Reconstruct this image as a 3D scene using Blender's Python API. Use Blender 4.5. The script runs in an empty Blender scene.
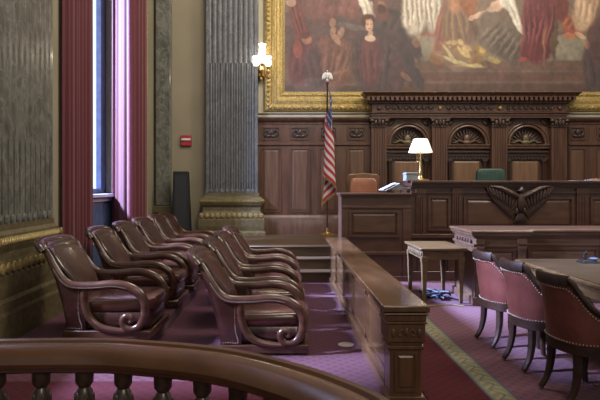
import bpy, math, random
import numpy as np
from mathutils import Vector, Matrix
R = random.Random(7)
PI = math.pi
C = bpy.context.scene.collection
sin, cos = math.sin, math.cos

# ------------------------------------------------------------------ materials
def new_mat(name):
    m = bpy.data.materials.new(name); m.use_nodes = True
    nt = m.node_tree
    return m, nt, nt.nodes['Principled BSDF']

def mat(name, c1, c2=None, rough=.5, metal=0, scale=(8, 8, 8), detail=4, lo=.35, hi=.65, bump=0, bscale=None,
        coat=0, spec=.5, distort=0, sheen=0):
    m, nt, p = new_mat(name)
    N, L = nt.nodes, nt.links
    p.inputs['Roughness'].default_value = rough
    p.inputs['Metallic'].default_value = metal
    p.inputs['Coat Weight'].default_value = coat
    p.inputs['Coat Roughness'].default_value = .15
    p.inputs['Specular IOR Level'].default_value = spec
    if sheen: p.inputs['Sheen Weight'].default_value = sheen
    tc = N.new('ShaderNodeTexCoord'); mp = N.new('ShaderNodeMapping')
    mp.inputs['Scale'].default_value = scale
    L.new(tc.outputs['Object'], mp.inputs['Vector'])
    nz = N.new('ShaderNodeTexNoise'); nz.inputs['Scale'].default_value = 1; nz.inputs['Detail'].default_value = detail
    nz.inputs['Distortion'].default_value = distort
    L.new(mp.outputs['Vector'], nz.inputs['Vector'])
    cr = N.new('ShaderNodeValToRGB')
    cr.color_ramp.elements[0].position = lo; cr.color_ramp.elements[1].position = hi
    cr.color_ramp.elements[0].color = (*c1, 1); cr.color_ramp.elements[1].color = (*(c2 or c1), 1)
    L.new(nz.outputs['Fac'], cr.inputs['Fac']); L.new(cr.outputs['Color'], p.inputs['Base Color'])
    if bump:
        b = N.new('ShaderNodeBump'); b.inputs['Strength'].default_value = bump; b.inputs['Distance'].default_value = .02
        n2 = N.new('ShaderNodeTexNoise'); n2.inputs['Scale'].default_value = bscale or 60
        L.new(tc.outputs['Object'], n2.inputs['Vector']); L.new(n2.outputs['Fac'], b.inputs['Height'])
        L.new(b.outputs['Normal'], p.inputs['Normal'])
    return m

def emis(name, col, s):
    m, nt, p = new_mat(name)
    p.inputs['Base Color'].default_value = (*col, 1)
    p.inputs['Emission Color'].default_value = (*col, 1); p.inputs['Emission Strength'].default_value = s
    return m

def vcol(name, rough=.6, coat=0):
    m, nt, p = new_mat(name)
    a = nt.nodes.new('ShaderNodeVertexColor'); a.layer_name = 'Col'
    nt.links.new(a.outputs['Color'], p.inputs['Base Color']); p.inputs['Roughness'].default_value = rough
    p.inputs['Coat Weight'].default_value = coat
    return m

M = {}
M['wood'] = mat('walnut_wood', (.060, .026, .015), (.098, .044, .025), .42, scale=(14, 14, 2), bump=.08, coat=.15)
M['wood_panel'] = mat('walnut_panel', (.075, .037, .021), (.125, .064, .036), .42, scale=(18, 10, 1.5), detail=6, coat=.15)
M['door_panel'] = mat('pale_walnut_panel', (.13, .072, .04), (.19, .105, .06), .4, scale=(14, 10, 2), coat=.1)
M['wood_bench'] = mat('bench_wood', (.058, .027, .018), (.09, .043, .028), .33, scale=(3, 10, 14), coat=.25)
M['wood_bench_panel'] = mat('bench_panel_wood', (.064, .031, .018), (.10, .049, .027), .35, scale=(3, 10, 14), coat=.2)
M['wood_dark'] = mat('dark_carved_wood', (.034, .018, .013), (.062, .033, .023), .4, scale=(40, 40, 40), bump=.3, bscale=40)
M['wood_rail'] = mat('jury_rail_wood', (.085, .042, .018), (.13, .068, .030), .24, scale=(10, 2, 10), coat=.6)
M['wood_post'] = mat('rail_post_wood', (.09, .043, .019), (.145, .072, .032), .35, scale=(16, 16, 3), coat=.3)
M['wood_hand'] = mat('handrail_wood', (.085, .036, .017), (.135, .058, .026), .24, scale=(5, 5, 12), coat=.5)
M['wood_step'] = mat('oak_step_wood', (.058, .034, .017), (.09, .055, .028), .45, scale=(2, 14, 14))
M['wood_desk'] = mat('oak_desk_wood', (.105, .064, .027), (.16, .098, .045), .42, scale=(3, 14, 14), coat=.1)
M['wood_clerk'] = mat('clerk_bench_wood', (.08, .042, .024), (.13, .07, .040), .38, scale=(3, 12, 14), coat=.2)
M['baluster'] = mat('baluster_wood', (.03, .018, .013), (.06, .035, .022), .35, scale=(30, 30, 30), coat=.3)
M['chair_wood'] = mat('chair_wood', (.046, .018, .010), (.080, .033, .018), .27, scale=(8, 20, 20), coat=.35)
M['court_wood'] = mat('court_chair_wood', (.022, .010, .007), (.04, .018, .011), .5, scale=(8, 20, 20), spec=.35)
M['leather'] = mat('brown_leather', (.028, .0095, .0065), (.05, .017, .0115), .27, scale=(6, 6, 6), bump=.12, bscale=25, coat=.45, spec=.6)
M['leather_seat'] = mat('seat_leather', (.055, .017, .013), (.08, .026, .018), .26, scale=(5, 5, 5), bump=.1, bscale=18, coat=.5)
M['leather_red'] = mat('court_chair_leather', (.105, .030, .024), (.155, .048, .036), .42, scale=(6, 6, 6), bump=.1, bscale=25, coat=.15)
M['leather_tan'] = mat('tan_leather', (.22, .085, .045), (.32, .13, .07), .33, scale=(5, 5, 5), coat=.3)
M['leather_green'] = mat('green_leather', (.018, .045, .035), (.03, .07, .055), .45)
M['brass'] = mat('brass', (.55, .38, .14), (.7, .5, .2), .28, 1)
M['stud'] = mat('nailhead_brass', (.30, .23, .17), (.42, .34, .26), .45, .1, scale=(90, 90, 90))
M['gold'] = mat('gilded_wood', (.28, .20, .065), (.47, .35, .13), .4, .4, scale=(25, 25, 25), bump=.4, bscale=50)
M['gold_deep'] = mat('gilded_ornament', (.20, .13, .04), (.46, .33, .12), .4, .45, scale=(30, 30, 30), bump=.5, bscale=60)
M['cream'] = mat('cream_plaster', (.24, .21, .145), (.27, .235, .165), .75, scale=(1.5, 1.5, 1.5))
M['cream_trim'] = mat('cream_moulding', (.36, .33, .25), (.40, .37, .28), .6, scale=(3, 3, 3))
M['olive'] = mat('bronzed_plinth', (.095, .078, .040), (.155, .125, .062), .45, .15, scale=(14, 14, 14), bump=.25, bscale=30)
M['rope'] = mat('gilded_rope', (.24, .18, .065), (.40, .31, .13), .4, .35, scale=(30, 30, 30))
M['black'] = mat('black_plastic', (.008, .009, .01), (.014, .015, .017), .5)
M['grille'] = mat('speaker_grille', (.012, .014, .018), (.03, .034, .04), .6, scale=(120, 120, 120))
M['red_box'] = mat('red_plastic', (.32, .022, .03), (.36, .03, .035), .35)
M['white'] = mat('white_plastic', (.6, .6, .6), (.66, .66, .66), .4)
M['paper'] = mat('white_paper', (.38, .39, .41), (.45, .46, .48), .7)
M['grey_card'] = mat('grey_card', (.16, .18, .19), (.22, .24, .25), .6)
M['blue_dark'] = mat('painted_window_wood', (.07, .10, .19), (.10, .14, .25), .4)
M['sill'] = mat('painted_sill', (.42, .45, .55), (.5, .53, .62), .45)
M['cable'] = mat('cable', (.015, .015, .02), (.05, .055, .08), .45, scale=(14, 14, 14))
M['cable_y'] = mat('yellow_cable', (.20, .17, .07), (.26, .21, .09), .45)
M['floor_plate'] = mat('floor_plate', (.45, .42, .36), (.55, .52, .45), .35, .4)

def marble(name, a, b, v, sc=2.2):
    m, nt, p = new_mat(name)
    N, L = nt.nodes, nt.links
    tc = N.new('ShaderNodeTexCoord'); mp = N.new('ShaderNodeMapping'); mp.inputs['Scale'].default_value = (sc, sc, sc * .7)
    L.new(tc.outputs['Object'], mp.inputs['Vector'])
    n1 = N.new('ShaderNodeTexNoise'); n1.inputs['Scale'].default_value = 2; n1.inputs['Detail'].default_value = 9; n1.inputs['Distortion'].default_value = 1.6
    n2 = N.new('ShaderNodeTexNoise'); n2.inputs['Scale'].default_value = 1.3; n2.inputs['Detail'].default_value = 7; n2.inputs['Distortion'].default_value = 3
    L.new(mp.outputs['Vector'], n1.inputs['Vector']); L.new(mp.outputs['Vector'], n2.inputs['Vector'])
    cr = N.new('ShaderNodeValToRGB'); cr.color_ramp.elements[0].position = .35; cr.color_ramp.elements[1].position = .68
    cr.color_ramp.elements[0].color = (*a, 1); cr.color_ramp.elements[1].color = (*b, 1)
    L.new(n1.outputs['Fac'], cr.inputs['Fac'])
    c2 = N.new('ShaderNodeValToRGB')
    e = c2.color_ramp.elements; e[0].position = .47; e[0].color = (0, 0, 0, 1); e[1].position = .5; e[1].color = (.8, .8, .8, 1)
    x = e.new(.53); x.color = (0, 0, 0, 1)
    L.new(n2.outputs['Fac'], c2.inputs['Fac'])
    mx = N.new('ShaderNodeMixRGB'); mx.inputs[2].default_value = (*v, 1)
    L.new(c2.outputs['Color'], mx.inputs[0]); L.new(cr.outputs['Color'], mx.inputs[1]); L.new(mx.outputs[0], p.inputs['Base Color'])
    p.inputs['Roughness'].default_value = .28
    p.inputs['Coat Weight'].default_value = .2
    return m
M['marble'] = marble('grey_green_marble', (.07, .073, .062), (.15, .155, .135), (.23, .23, .20))
M['marble_blue'] = marble('grey_marble', (.08, .086, .092), (.13, .136, .145), (.2, .2, .21))

def carpet(name, a, b, sc=1.0):
    m, nt, p = new_mat(name)
    N, L = nt.nodes, nt.links
    tc = N.new('ShaderNodeTexCoord')
    mp = N.new('ShaderNodeMapping'); mp.inputs['Scale'].default_value = (13 * sc,) * 3; mp.inputs['Rotation'].default_value = (0, 0, PI / 4)
    L.new(tc.outputs['Object'], mp.inputs['Vector'])
    ch = N.new('ShaderNodeTexVoronoi'); ch.inputs['Scale'].default_value = 1; ch.inputs['Randomness'].default_value = 0
    L.new(mp.outputs['Vector'], ch.inputs['Vector'])
    cr = N.new('ShaderNodeValToRGB'); cr.color_ramp.elements[0].position = .22; cr.color_ramp.elements[1].position = .42
    cr.color_ramp.elements[0].color = (*b, 1); cr.color_ramp.elements[1].color = (*a, 1)
    L.new(ch.outputs['Distance'], cr.inputs['Fac'])
    nz = N.new('ShaderNodeTexNoise'); nz.inputs['Scale'].default_value = 160
    L.new(tc.outputs['Object'], nz.inputs['Vector'])
    mx = N.new('ShaderNodeMixRGB'); mx.blend_type = 'MULTIPLY'; mx.inputs[0].default_value = .5
    L.new(cr.outputs['Color'], mx.inputs[1]); L.new(nz.outputs['Fac'], mx.inputs[2]); L.new(mx.outputs[0], p.inputs['Base Color'])
    p.inputs['Roughness'].default_value = .95
    p.inputs['Specular IOR Level'].default_value = .1
    p.inputs['Sheen Weight'].default_value = .06
    b_ = N.new('ShaderNodeBump'); b_.inputs['Strength'].default_value = .3; b_.inputs['Distance'].default_value = .01
    L.new(nz.outputs['Fac'], b_.inputs['Height']); L.new(b_.outputs['Normal'], p.inputs['Normal'])
    return m
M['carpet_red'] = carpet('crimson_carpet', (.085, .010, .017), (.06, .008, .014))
M['carpet_jury'] = carpet('jury_carpet', (.135, .052, .072), (.10, .036, .052))
M['carpet_court'] = carpet('court_carpet', (.20, .088, .115), (.13, .07, .105))

def curtain_mat():
    m, nt, p = new_mat('crimson_curtain')
    N, L = nt.nodes, nt.links
    p.inputs['Base Color'].default_value = (.105, .008, .017, 1); p.inputs['Roughness'].default_value = .8
    p.inputs['Sheen Weight'].default_value = .3
    tr = N.new('ShaderNodeBsdfTranslucent'); tr.inputs['Color'].default_value = (.24, .09, .15, 1)
    mx = N.new('ShaderNodeMixShader'); mx.inputs[0].default_value = .17
    L.new(p.outputs[0], mx.inputs[1]); L.new(tr.outputs[0], mx.inputs[2])
    L.new(mx.outputs[0], nt.nodes['Material Output'].inputs['Surface'])
    return m
M['curtain'] = curtain_mat()

def glass_mat():
    m, nt, p = new_mat('bright_window_glass')
    N, L = nt.nodes, nt.links
    e = N.new('ShaderNodeEmission'); e.inputs['Color'].default_value = (.74, .84, 1, 1); e.inputs['Strength'].default_value = 1.7
    t = N.new('ShaderNodeBsdfTransparent')
    mx = N.new('ShaderNodeMixShader'); mx.inputs[0].default_value = .45
    L.new(t.outputs[0], mx.inputs[1]); L.new(e.outputs[0], mx.inputs[2])
    L.new(mx.outputs[0], nt.nodes['Material Output'].inputs['Surface'])
    return m
M['glass'] = glass_mat()
M['shade'] = emis('lit_lamp_shade', (1, .88, .72), .95)
M['bulb'] = emis('lit_glass_shade', (1, .96, .88), 3.0)
M['vpaint'] = vcol('oil_paint', .55, .1)
M['vflag'] = vcol('flag_cloth', .75)

# ------------------------------------------------------------------ mesh builder
class MB:
    def __init__(s): s.v = []; s.f = []
    def add(s, vs, fs, mt=None):
        o = len(s.v)
        s.v += [tuple(mt @ Vector(p)) if mt else tuple(p) for p in vs]
        s.f += [tuple(i + o for i in f) for f in fs]; return s
    def box(s, x0, x1, y0, y1, z0, z1, mt=None):
        return s.add([(x0, y0, z0), (x1, y0, z0), (x1, y1, z0), (x0, y1, z0), (x0, y0, z1), (x1, y0, z1), (x1, y1, z1), (x0, y1, z1)],
                     [(0, 3, 2, 1), (4, 5, 6, 7), (0, 1, 5, 4), (1, 2, 6, 5), (2, 3, 7, 6), (3, 0, 4, 7)], mt)
    def frus(s, r0, z0, r1, z1):          # rectangular frustum, r=(x0,x1,y0,y1)
        return s.add([(r0[0], r0[2], z0), (r0[1], r0[2], z0), (r0[1], r0[3], z0), (r0[0], r0[3], z0),
                      (r1[0], r1[2], z1), (r1[1], r1[2], z1), (r1[1], r1[3], z1), (r1[0], r1[3], z1)],
                     [(0, 3, 2, 1), (4, 5, 6, 7), (0, 1, 5, 4), (1, 2, 6, 5), (2, 3, 7, 6), (3, 0, 4, 7)])
    def lathe(s, cx, cy, prof, n=16, mt=None):
        vs = []; fs = []
        for r, z in prof:
            for k in range(n):
                a = 2 * PI * k / n; vs.append((cx + r * cos(a), cy + r * sin(a), z))
        for i in range(len(prof) - 1):
            for k in range(n):
                fs.append((i * n + k, i * n + (k + 1) % n, (i + 1) * n + (k + 1) % n, (i + 1) * n + k))
        fs.append(tuple(range(n))[::-1]); fs.append(tuple((len(prof) - 1) * n + k for k in range(n)))
        return s.add(vs, fs, mt)
    def ell(s, c, r, mt=None, n=10, m=6):
        vs = []; fs = []
        for i in range(1, m):
            t = PI * i / m
            for k in range(n):
                a = 2 * PI * k / n
                vs.append((r[0] * sin(t) * cos(a), r[1] * sin(t) * sin(a), r[2] * cos(t)))
        vs += [(0, 0, r[2]), (0, 0, -r[2])]
        T, B = len(vs) - 2, len(vs) - 1
        for i in range(m - 2):
            for k in range(n):
                fs.append((i * n + k, (i + 1) * n + k, (i + 1) * n + (k + 1) % n, i * n + (k + 1) % n))
        for k in range(n):
            fs.append((T, k, (k + 1) % n)); fs.append((B, (m - 2) * n + (k + 1) % n, (m - 2) * n + k))
        t4 = Matrix.Translation(c)
        if mt is not None: t4 = t4 @ mt
        return s.add(vs, fs, t4)
    def sup(s, c, r, e=.35, n=24, m=12, mt=None):     # superellipsoid pillow
        def p(v, k): return math.copysign(abs(v) ** k, v)
        vs = []; fs = []
        for i in range(m + 1):
            t = -PI / 2 + PI * i / m
            for k in range(n):
                a = 2 * PI * k / n
                vs.append((r[0] * p(cos(t), e) * p(cos(a), e), r[1] * p(cos(t), e) * p(sin(a), e), r[2] * p(sin(t), e)))
        for i in range(m):
            for k in range(n): fs.append((i * n + k, i * n + (k + 1) % n, (i + 1) * n + (k + 1) % n, (i + 1) * n + k))
        t4 = Matrix.Translation(c)
        if mt is not None: t4 = t4 @ mt
        return s.add(vs, fs, t4)
    def tube(s, pts, r, n=10, ry=None, smooth=6, caps=True, up=(0, 0, 1)):
        if smooth: pts, rr = catmull(pts, smooth, r if isinstance(r, (list, tuple)) else None)
        else: rr = list(r) if isinstance(r, (list, tuple)) else None
        if rr is None: rr = [r] * len(pts)
        P = [Vector(p) for p in pts]; m = len(P)
        T = [(P[min(i + 1, m - 1)] - P[max(i - 1, 0)]).normalized() for i in range(m)]
        u = Vector(up); u = (u - T[0] * u.dot(T[0]))
        if u.length < 1e-4: u = Vector((1, 0, 0)) - T[0] * T[0].x
        u.normalize(); vs = []; fs = []
        for i in range(m):
            u = (u - T[i] * u.dot(T[i])).normalized(); w = T[i].cross(u)
            ra = rr[i]; rb = ra * (ry or 1)
            for k in range(n):
                a = 2 * PI * k / n
                vs.append(tuple(P[i] + u * ra * cos(a) + w * rb * sin(a)))
        for i in range(m - 1):
            for k in range(n): fs.append((i * n + k, i * n + (k + 1) % n, (i + 1) * n + (k + 1) % n, (i + 1) * n + k))
        if caps: fs.append(tuple(range(n))[::-1]); fs.append(tuple((m - 1) * n + k for k in range(n)))
        return s.add(vs, fs)
    def sweep(s, pts, prof, closed=False):   # prof (offset to the right of travel, z) swept along a plan path
        P = [Vector((p[0], p[1], p[2] if len(p) > 2 else 0)) for p in pts]; m = len(P); n = len(prof); vs = []; fs = []
        for i in range(m):
            a = P[(i - 1) % m] if closed else P[max(i - 1, 0)]; b = P[(i + 1) % m] if closed else P[min(i + 1, m - 1)]
            d0 = (P[i] - a); d1 = (b - P[i])
            if d0.length < 1e-7: d0 = d1
            if d1.length < 1e-7: d1 = d0
            d0 = Vector((d0.x, d0.y)).normalized(); d1 = Vector((d1.x, d1.y)).normalized()
            t = (d0 + d1).normalized(); nn = Vector((t.y, -t.x)); k = 1 / max(.3, t.dot(d0))
            for o, z in prof: vs.append((P[i].x + nn.x * o * k, P[i].y + nn.y * o * k, P[i].z + z))
        for i in range(m if closed else m - 1):
            j = (i + 1) % m
            for k in range(n): fs.append((i * n + k, i * n + (k + 1) % n, j * n + (k + 1) % n, j * n + k))
        if not closed: fs.append(tuple(range(n))); fs.append(tuple((m - 1) * n + k for k in range(n))[::-1])
        return s.add(vs, fs)
    def poly(s, pts, y0, y1):                # outline in XZ extruded along Y
        n = len(pts)
        return s.add([(x, y0, z) for x, z in pts] + [(x, y1, z) for x, z in pts],
                     [tuple(range(n)), tuple(range(2 * n - 1, n - 1, -1))] + [(k, n + k, n + (k + 1) % n, (k + 1) % n) for k in range(n)])
    def shell(s, base, rim, th, k=1.6, n=8, bulge=0):
        m = len(base); B = [Vector(b) for b in base]; Q = [Vector(b) for b in rim]
        def nrm(i):
            t = B[min(i + 1, m - 1)] - B[max(i - 1, 0)]; t.z = 0; t.normalize(); return Vector((t.y, -t.x, 0))
        vs = []; fs = []
        for i in range(m):
            nn = nrm(i)
            row = []
            for j in range(n + 1):
                q = j / n
                p = Vector((B[i].x + (Q[i].x - B[i].x) * q ** k, B[i].y + (Q[i].y - B[i].y) * q ** k, B[i].z + (Q[i].z - B[i].z) * q))
                row.append(p - nn * bulge * sin(PI * q))
            inn = [p + nn * (th[0] + (th[1] - th[0]) * j / n) for j, p in enumerate(row)]
            vs += [tuple(p) for p in row + inn[::-1]]
        w = 2 * (n + 1)
        for i in range(m - 1):
            for j in range(w): fs.append((i * w + j, (i + 1) * w + j, (i + 1) * w + (j + 1) % w, i * w + (j + 1) % w))
        fs.append(tuple(range(w))); fs.append(tuple((m - 1) * w + j for j in range(w))[::-1])
        return s.add(vs, fs)
    def build(s, name, m, parent=None, smooth=True, ang=.6, bevel=0, seg=1, loc=None):
        me = bpy.data.meshes.new(name); me.from_pydata(s.v, [], s.f)
        import bmesh
        bm = bmesh.new(); bm.from_mesh(me); bmesh.ops.recalc_face_normals(bm, faces=bm.faces); bm.to_mesh(me); bm.free()
        if smooth:
            me.polygons.foreach_set('use_smooth', [True] * len(me.polygons)); me.set_sharp_from_angle(angle=ang)
        me.materials.append(M[m] if isinstance(m, str) else m)
        o = bpy.data.objects.new(name, me); C.objects.link(o)
        if parent: o.parent = parent
        if loc: o.location = loc
        if bevel:
            b = o.modifiers.new('bevel', 'BEVEL'); b.width = bevel; b.segments = seg; b.limit_method = 'ANGLE'
        return o

def catmull(pts, k, rr=None):
    P = [Vector(p) for p in pts]; out = []; ro = [] if rr else None
    for i in range(len(P) - 1):
        a = P[max(i - 1, 0)]; b = P[i]; c = P[i + 1]; d = P[min(i + 2, len(P) - 1)]
        for j in range(k):
            t = j / k
            out.append(.5 * ((2 * b) + (c - a) * t + (2 * a - 5 * b + 4 * c - d) * t * t + (3 * b - a - 3 * c + d) * t ** 3))
            if rr: ro.append(rr[i] + (rr[i + 1] - rr[i]) * t)
    out.append(P[-1])
    if rr: ro.append(rr[-1])
    return [tuple(p) for p in out], ro

def even(pts, step):
    P = [Vector(p) for p in pts]; out = [tuple(P[0])]; acc = 0
    for a, b in zip(P, P[1:]):
        d = (b - a).length; u = step - acc
        while u <= d: out.append(tuple(a + (b - a) * (u / d))); u += step
        acc = d - (u - step)
    return out
def thing(name, label, cat, loc=(0, 0, 0), rz=0, group=None, scale=1):
    o = bpy.data.objects.new(name, None); C.objects.link(o); o.location = loc; o.rotation_euler = (0, 0, rz)
    o.scale = (scale,) * 3; o.empty_display_size = .1
    return tag(o, label, cat, group)
def tag(o, label, cat, group=None):
    o['label'] = label; o['category'] = cat
    if group: o['group'] = group
    return o
def struct(o): o['kind'] = 'structure'; return o
def copy_tree(o, parent=None):
    c = o.copy(); C.objects.link(c)
    if parent: c.parent = parent
    for ch in list(o.children): copy_tree(ch, c)
    return c

def frame_front(mb, x0, x1, z0, z1, y, w=.03, d=.02):      # moulding frame standing proud of a face at y (towards -Y)
    mb.box(x0, x1, y - d, y, z0, z0 + w).box(x0, x1, y - d, y, z1 - w, z1)
    mb.box(x0, x0 + w, y - d, y, z0 + w, z1 - w).box(x1 - w, x1, y - d, y, z0 + w, z1 - w)
def raised_front(mb, x0, x1, z0, z1, y, b=.03, d=.018):    # raised and fielded panel
    mb.add([(x0, y, z0), (x1, y, z0), (x1, y, z1), (x0, y, z1),
            (x0 + b, y - d, z0 + b), (x1 - b, y - d, z0 + b), (x1 - b, y - d, z1 - b), (x0 + b, y - d, z1 - b)],
           [(0, 1, 5, 4), (1, 2, 6, 5), (2, 3, 7, 6), (3, 0, 4, 7), (4, 5, 6, 7), (3, 2, 1, 0)])

# ------------------------------------------------------------------ room shell
WX, WY = -2.75, 12.0
struct(MB().box(-4.2, 9, -1.5, 12.6, -.2, 0).build('floor', 'carpet_jury', smooth=False))
wl = MB()
wl.box(-3.55, WX, -1.5, 3.45, 0, 7.2).box(-3.55, WX, 4.9, 7.85, 0, 7.2).box(-3.55, WX, 10.55, 12.4, 0, 7.2)
wl.box(-3.55, WX, 3.45, 4.9, 0, 1.1).box(-3.55, WX, 3.45, 4.9, 6.4, 7.2).box(-3.55, WX, 7.85, 10.55, 6.4, 7.2)
wl.box(-3.55, -3.2, 7.85, 10.55, 0, 1.38)
struct(wl.build('wall_left', 'cream', smooth=False))
struct(MB().box(-3.55, 9, WY, 12.4, 0, 8.6).build('wall_back', 'cream', smooth=False))

def window(name, y0, y1, z0, z1, xs):
    f = MB(); w = .09
    xa, xb = xs - .06, xs + .04
    f.box(xa, xb, y0, y0 + w, z0, z1).box(xa, xb, y1 - w, y1, z0, z1).box(xa, xb, y0, y1, z0, z0 + w).box(xa, xb, y0, y1, z1 - w, z1)
    m = (y0 + y1) / 2
    f.box(xa, xb + .05, m - .08, m + .08, z0, z1)
    f.box(xa, xb + .04, y1 - .40, y1 - .2, z0, z1)
    for yy in (y0 + (m - y0) / 2,): f.box(xa + .02, xb - .02, yy - .02, yy + .02, z0, z1)
    fr = struct(f.build(name, 'blue_dark', smooth=False))
    g = MB().box(xs - .015, xs - .005, y0 + w, y1 - w, z0 + w, z1 - w).build('window_pane', 'glass', fr, smooth=False)
    s = MB().box(xs + .04, xs + .32, y0 + .005, y1 - .005, z0 - .06, z0).build('window_sill', 'sill', fr, bevel=.01)
    return fr
w1 = window('window_1', 7.85, 10.55, 1.38, 6.4, -3.38)
p = MB()
for k in range(4):
    a = 7.88 + k * .67
    p.box(-3.2, -3.17, a, a + .62, .12, .5).box(-3.2, -3.17, a, a + .62, .62, 1.2)
p.build('window_apron', 'blue_dark', w1, smooth=False)
p = MB().box(-3.2, -3.14, 7.86, 10.54, 1.25, 1.30).box(-3.2, -3.15, 7.86, 10.54, .54, .58)
p.build('window_apron_rail', 'sill', w1, smooth=False)
w2 = window('window_2', 3.45, 4.9, 1.1, 6.4, -3.38)

# curtains
def curtain(plan, z0, z1, label, nf, amp):
    pts, _ = catmull([(a, b, 0) for a, b in plan], 40)
    P = [Vector(q) for q in pts]; m = len(P); L = [0]
    for i in range(1, m): L.append(L[-1] + (P[i] - P[i - 1]).length)
    mb = MB(); rows = 10; vs = []; fs = []
    for i in range(m):
        t = (P[min(i + 1, m - 1)] - P[max(i - 1, 0)]).normalized(); n = Vector((-t.y, t.x, 0))
        ph = L[i] / L[-1] * 2 * PI * nf
        for j in range(rows + 1):
            q = j / rows
            am = amp * (1 - .25 * q) * (.8 + .2 * sin(ph * .37 + 1))
            o = am * sin(ph + .25 * sin(3 * q + i * .01)) + am * .3 * sin(2.3 * ph + 1)
            p = P[i] + n * o; vs.append((p.x, p.y, z0 + (z1 - z0) * q))
    w = rows + 1
    for i in range(m - 1):
        for j in range(rows): fs.append((i * w + j, (i + 1) * w + j, (i + 1) * w + j + 1, i * w + j + 1))
    mb.add(vs, fs); o = mb.build('window_curtain', 'curtain', ang=3)
    s = o.modifiers.new('thick', 'SOLIDIFY'); s.thickness = .008
    return tag(o, label, 'curtain')
curtain([(-2.69, 6.85), (-2.68, 7.2), (-2.69, 7.5), (-2.68, 7.88)], .12, 6.7, 'dark crimson curtain hanging left of the window, nearer the big pilaster', 6.5, .03)
cr = curtain([(-2.58, 10.5), (-2.58, 10.2), (-2.6, 9.9), (-2.64, 9.72), (-2.8, 9.82), (-3.0, 10.1), (-3.17, 10.4)], .12, 6.7,
             'crimson curtain on the right of the window with daylight glowing pink through it', 7, .03)
MB().tube([(-2.57, 10.56, .12), (-2.57, 10.56, 6.7)], .016, smooth=0, n=6).build('gold_braid', 'gold', cr)
rod = MB().tube([(-2.6, 6.55, 6.74), (-2.6, 10.7, 6.74)], .03, smooth=0, n=8)
for y in (6.6, 8.6, 10.65): rod.box(-2.76, -2.58, y - .02, y + .02, 6.72, 6.76)
tag(rod.build('curtain_rod', 'brass'), 'brass curtain rod above the tall window', 'curtain rod')

# ------------------------------------------------------------------ marble pilasters  (local: face towards -Y, x across)
def flutes(mb, hw, d, z0, z1, n, margin, cable, dk):
    w = (2 * hw - 2 * margin) / n
    def ring(cab):
        pts = [(-hw, 0), (-hw, -d)]
        for k in range(n):
            a = -hw + margin + k * w + w * .14; b = a + w * .72; r = (b - a) / 2; c = (a + b) / 2
            for j in range(13):
                t = PI * j / 12; q = abs(cos(t))
                dep = r * .9 * sin(t) * dk
                if cab: dep = 0 if j in (0, 12) else r * dk * (.8 * min(1, q / .82) ** 3 + .06)
                pts.append((c - r * cos(t), -d + dep))
        pts += [(hw, -d), (hw, 0)]
        return pts
    for cab, a, b in ((True, z0, cable), (False, cable, z1)):
        pts = ring(cab); m = len(pts)
        vs = [(x, y, a) for x, y in pts] + [(x, y, b) for x, y in pts]
        mb.add(vs, [(k, (k + 1) % m, m + (k + 1) % m, m + k) for k in range(m)] + [tuple(range(m))[::-1], tuple(range(m, 2 * m))])
def pilaster(label, loc, rz, hw, d, n, zb, zs, cable, mm, top, pk=1, dk=1):
    t = thing('marble_pilaster', label, 'pilaster', loc, rz)
    s = MB(); flutes(s, hw, d, zs, top, n, .05, cable, dk)
    s.build('shaft', mm, t, ang=.9)
    b = MB(); h = zs - zb
    prof = [(.20, 0), (.20, .30), (.17, .33), (.17, .40), (.13, .43), (.145, .50), (.145, .60), (.10, .64), (.06, .72), (.06, .78), (.10, .82), (.115, .87), (.10, .92), (.03, .95), (.03, 1.0)]
    vs = []
    prof = [(e * pk, q) for e, q in prof]
    for e, q in prof:
        z = zb + h * q; vs += [(-hw - e, 0, z), (-hw - e, -d - e, z), (hw + e, -d - e, z), (hw + e, 0, z)]
    fs = []
    for i in range(len(prof) - 1):
        for k in range(4): fs.append((i * 4 + k, i * 4 + (k + 1) % 4, i * 4 + 4 + (k + 1) % 4, i * 4 + 4 + k))
    fs += [(3, 2, 1, 0), tuple(len(vs) - 4 + k for k in range(4))]
    b.add(vs, fs); base = b.build('base', 'olive', t, smooth=False)
    r = MB(); zr = zb + h * .87; nr = int((2 * hw + .2) / .045)
    rot = Matrix.Rotation(.6, 4, 'Y')
    for k in range(nr):
        r.ell((-hw - .1 + (k + .5) * (2 * hw + .2) / nr, -d - .11 * pk, zr), (.017, .03, .045), rot, 8, 5)
    nd = int((d + .1) / .045)
    for sx in (-1, 1):
        for k in range(nd): r.ell((sx * (hw + .11 * pk), -d - .1 + (k + .5) * (d + .1) / nd, zr), (.03, .017, .045), None, 8, 5)
    r.build('rope_moulding', 'rope', base)
    l = MB(); zl = zb + h * .66; nl = int((2 * hw + .28) / .11)
    for k in range(nl):
        l.ell((-hw - .14 + (k + .5) * (2 * hw + .28) / nl, -d - .145 * pk, zl), (.05, .022, .055), None, 8, 5)
    l.build('leaf_moulding', 'rope', base)
    lf = MB()
    w = (2 * hw - .1) / n
    for k in range(n):
        lf.ell((-hw + .05 + (k + .5) * w, -d - .005, zs + .035), (w * .36, .02, .05), None, 8, 5)
    lf.build('leaf_carving', mm, t)
    return t
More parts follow.
